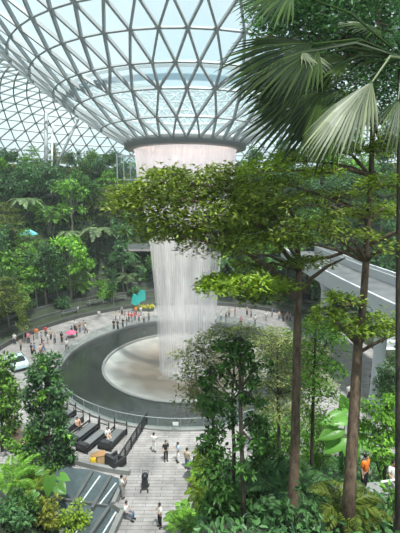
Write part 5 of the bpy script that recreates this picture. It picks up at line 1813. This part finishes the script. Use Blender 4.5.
# benches on the stone terraces
for k, (px, py, lab) in enumerate(((70, 314, 'long dark bench on the stone terrace, left of the next one'), (96, 306, 'long dark bench on the stone terrace, middle of three'), (118, 301, 'long dark bench on the stone terrace, nearest the waterfall'))):
    a = hit(px, py)
    az = math.atan2(a[1] - CY, a[0] - CX) + PI / 2
    t = thing('terrace_bench', lab, 'bench', a, 'benches on the stone terrace')
    obj('seat', MB().box(a + [0, 0, 0.42], (3.2, 0.5, 0.1), az), M['darkstone'], t)
    obj('rail', MB().bar(a + rotz(az) @ V3(-1.5, 0.3, 0.9), a + rotz(az) @ V3(1.5, 0.3, 0.9), 0.06, 0.06), M['rim'], t)
    for x_ in (-1.3, 1.3):
        obj('leg', MB().box(a + rotz(az) @ V3(x_, 0, 0.2), (0.12, 0.45, 0.4), az), M['darkstone'], t)
        obj('post', MB().box(a + rotz(az) @ V3(x_, 0.3, 0.45), (0.06, 0.06, 0.9), az), M['steel'], t)

# ------------------------------------------------------------------ camera, sky, sun
cd = bpy.data.cameras.new('camera')
cd.sensor_fit = 'VERTICAL'
cd.sensor_height = 36.0
cd.lens = FPX * 36 / 533
cd.clip_start, cd.clip_end = 0.1, 1000
co = bpy.data.objects.new('camera', cd)
COL.objects.link(co)
co.location = CAM
co.rotation_euler = (PI / 2 + TH, 0, 0)
SC.camera = co

w = bpy.data.worlds.new('World')
SC.world = w
w.use_nodes = True
nt = w.node_tree
nt.nodes.clear()
L = nt.links.new
tc = N(nt, 'ShaderNodeTexCoord')
sp = N(nt, 'ShaderNodeSeparateXYZ')
cr = N(nt, 'ShaderNodeValToRGB')
e = cr.color_ramp.elements
e[0].position, e[0].color = 0.0, (0.78, 0.86, 0.88, 1)
e[1].position, e[1].color = 1.0, (0.80, 0.88, 0.92, 1)
q = e.new(0.28); q.color = (0.44, 0.68, 0.78, 1)
q = e.new(0.48); q.color = (0.72, 0.84, 0.90, 1)
no = N(nt, 'ShaderNodeTexNoise', Scale=2.6, Detail=6.0)
c2 = N(nt, 'ShaderNodeValToRGB')
c2.color_ramp.elements[0].position = 0.45
c2.color_ramp.elements[1].position = 0.70
mx = N(nt, 'ShaderNodeMix', data_type='RGBA')
mx.inputs[7].default_value = (0.90, 0.94, 0.96, 1)
bg = N(nt, 'ShaderNodeBackground', Strength=SKY)
ou = N(nt, 'ShaderNodeOutputWorld')
L(tc.outputs['Generated'], sp.inputs[0]); L(sp.outputs['Z'], cr.inputs[0]); L(tc.outputs['Generated'], no.inputs['Vector'])
L(no.outputs['Fac'], c2.inputs[0]); L(c2.outputs[0], mx.inputs[0]); L(cr.outputs[0], mx.inputs[6]); L(mx.outputs[2], bg.inputs['Color'])
L(bg.outputs[0], ou.inputs[0])

sd = bpy.data.lights.new('sun', 'SUN')
sd.energy = SUN
sd.angle = math.radians(3.0)
sd.color = (1.0, 0.96, 0.88)
so = bpy.data.objects.new('sun', sd)
COL.objects.link(so)
so.rotation_euler = Vector((-0.16, 0.32, -1.0)).to_track_quat('-Z', 'Y').to_euler()

if HAZE:
    hz = MB().lathe([(0.01, -0.04), (70, -0.04), (70, 25), (52, 36), (30, 38.5), (18, 33.0), (12, 28.6), (8, 25.9), (0.01, 25.2)], 48, (CX, CY, 0))
    h = obj('haze', hz, volmat('humid_air', HAZE))
    tag(h, 'thin humid haze filling the garden hall', 'haze', kind='stuff')

# spray round the foot of the fall, thickest at the middle
mm, nt, ou2 = new_mat('spray')
tc = N(nt, 'ShaderNodeTexCoord')
ln = N(nt, 'ShaderNodeVectorMath', operation='LENGTH')
mp = N(nt, 'ShaderNodeMapping')
mp.inputs['Scale'].default_value = (1 / 13.5, 1 / 13.5, 1 / 11.0)
mr = N(nt, 'ShaderNodeMapRange')
mr.inputs['From Min'].default_value = 1.0
mr.inputs['From Max'].default_value = 0.1
mr.inputs['To Max'].default_value = 0.014
vs = N(nt, 'ShaderNodeVolumeScatter', Color=(0.95, 0.97, 1, 1), Anisotropy=0.1)
L = nt.links.new
L(tc.outputs['Object'], mp.inputs[0]); L(mp.outputs[0], ln.inputs[0]); L(ln.outputs['Value'], mr.inputs['Value']); L(mr.outputs[0], vs.inputs['Density']); L(vs.outputs[0], ou2.inputs['Volume'])
sb = MB().ball((0, 0, 0), (13.5, 13.5, 11.0), 32, 16)
o = obj('spray_mist', sb, mm, None)
o.location = (CX, CY, -0.3)
tag(o, 'pale spray mist hanging round the foot of the waterfall', 'mist', kind='stuff')

v = SC.view_settings
v.view_transform = 'Standard'
v.look = 'None'
v.exposure = EXPO
v.gamma = 1.0
v.use_curve_mapping = False
SC.cycles.transparent_max_bounces = 32
SC.cycles.max_bounces = 8
SC.cycles.diffuse_bounces = 3
SC.cycles.volume_bounces = 1
SC.cycles.sample_clamp_indirect = 4.0
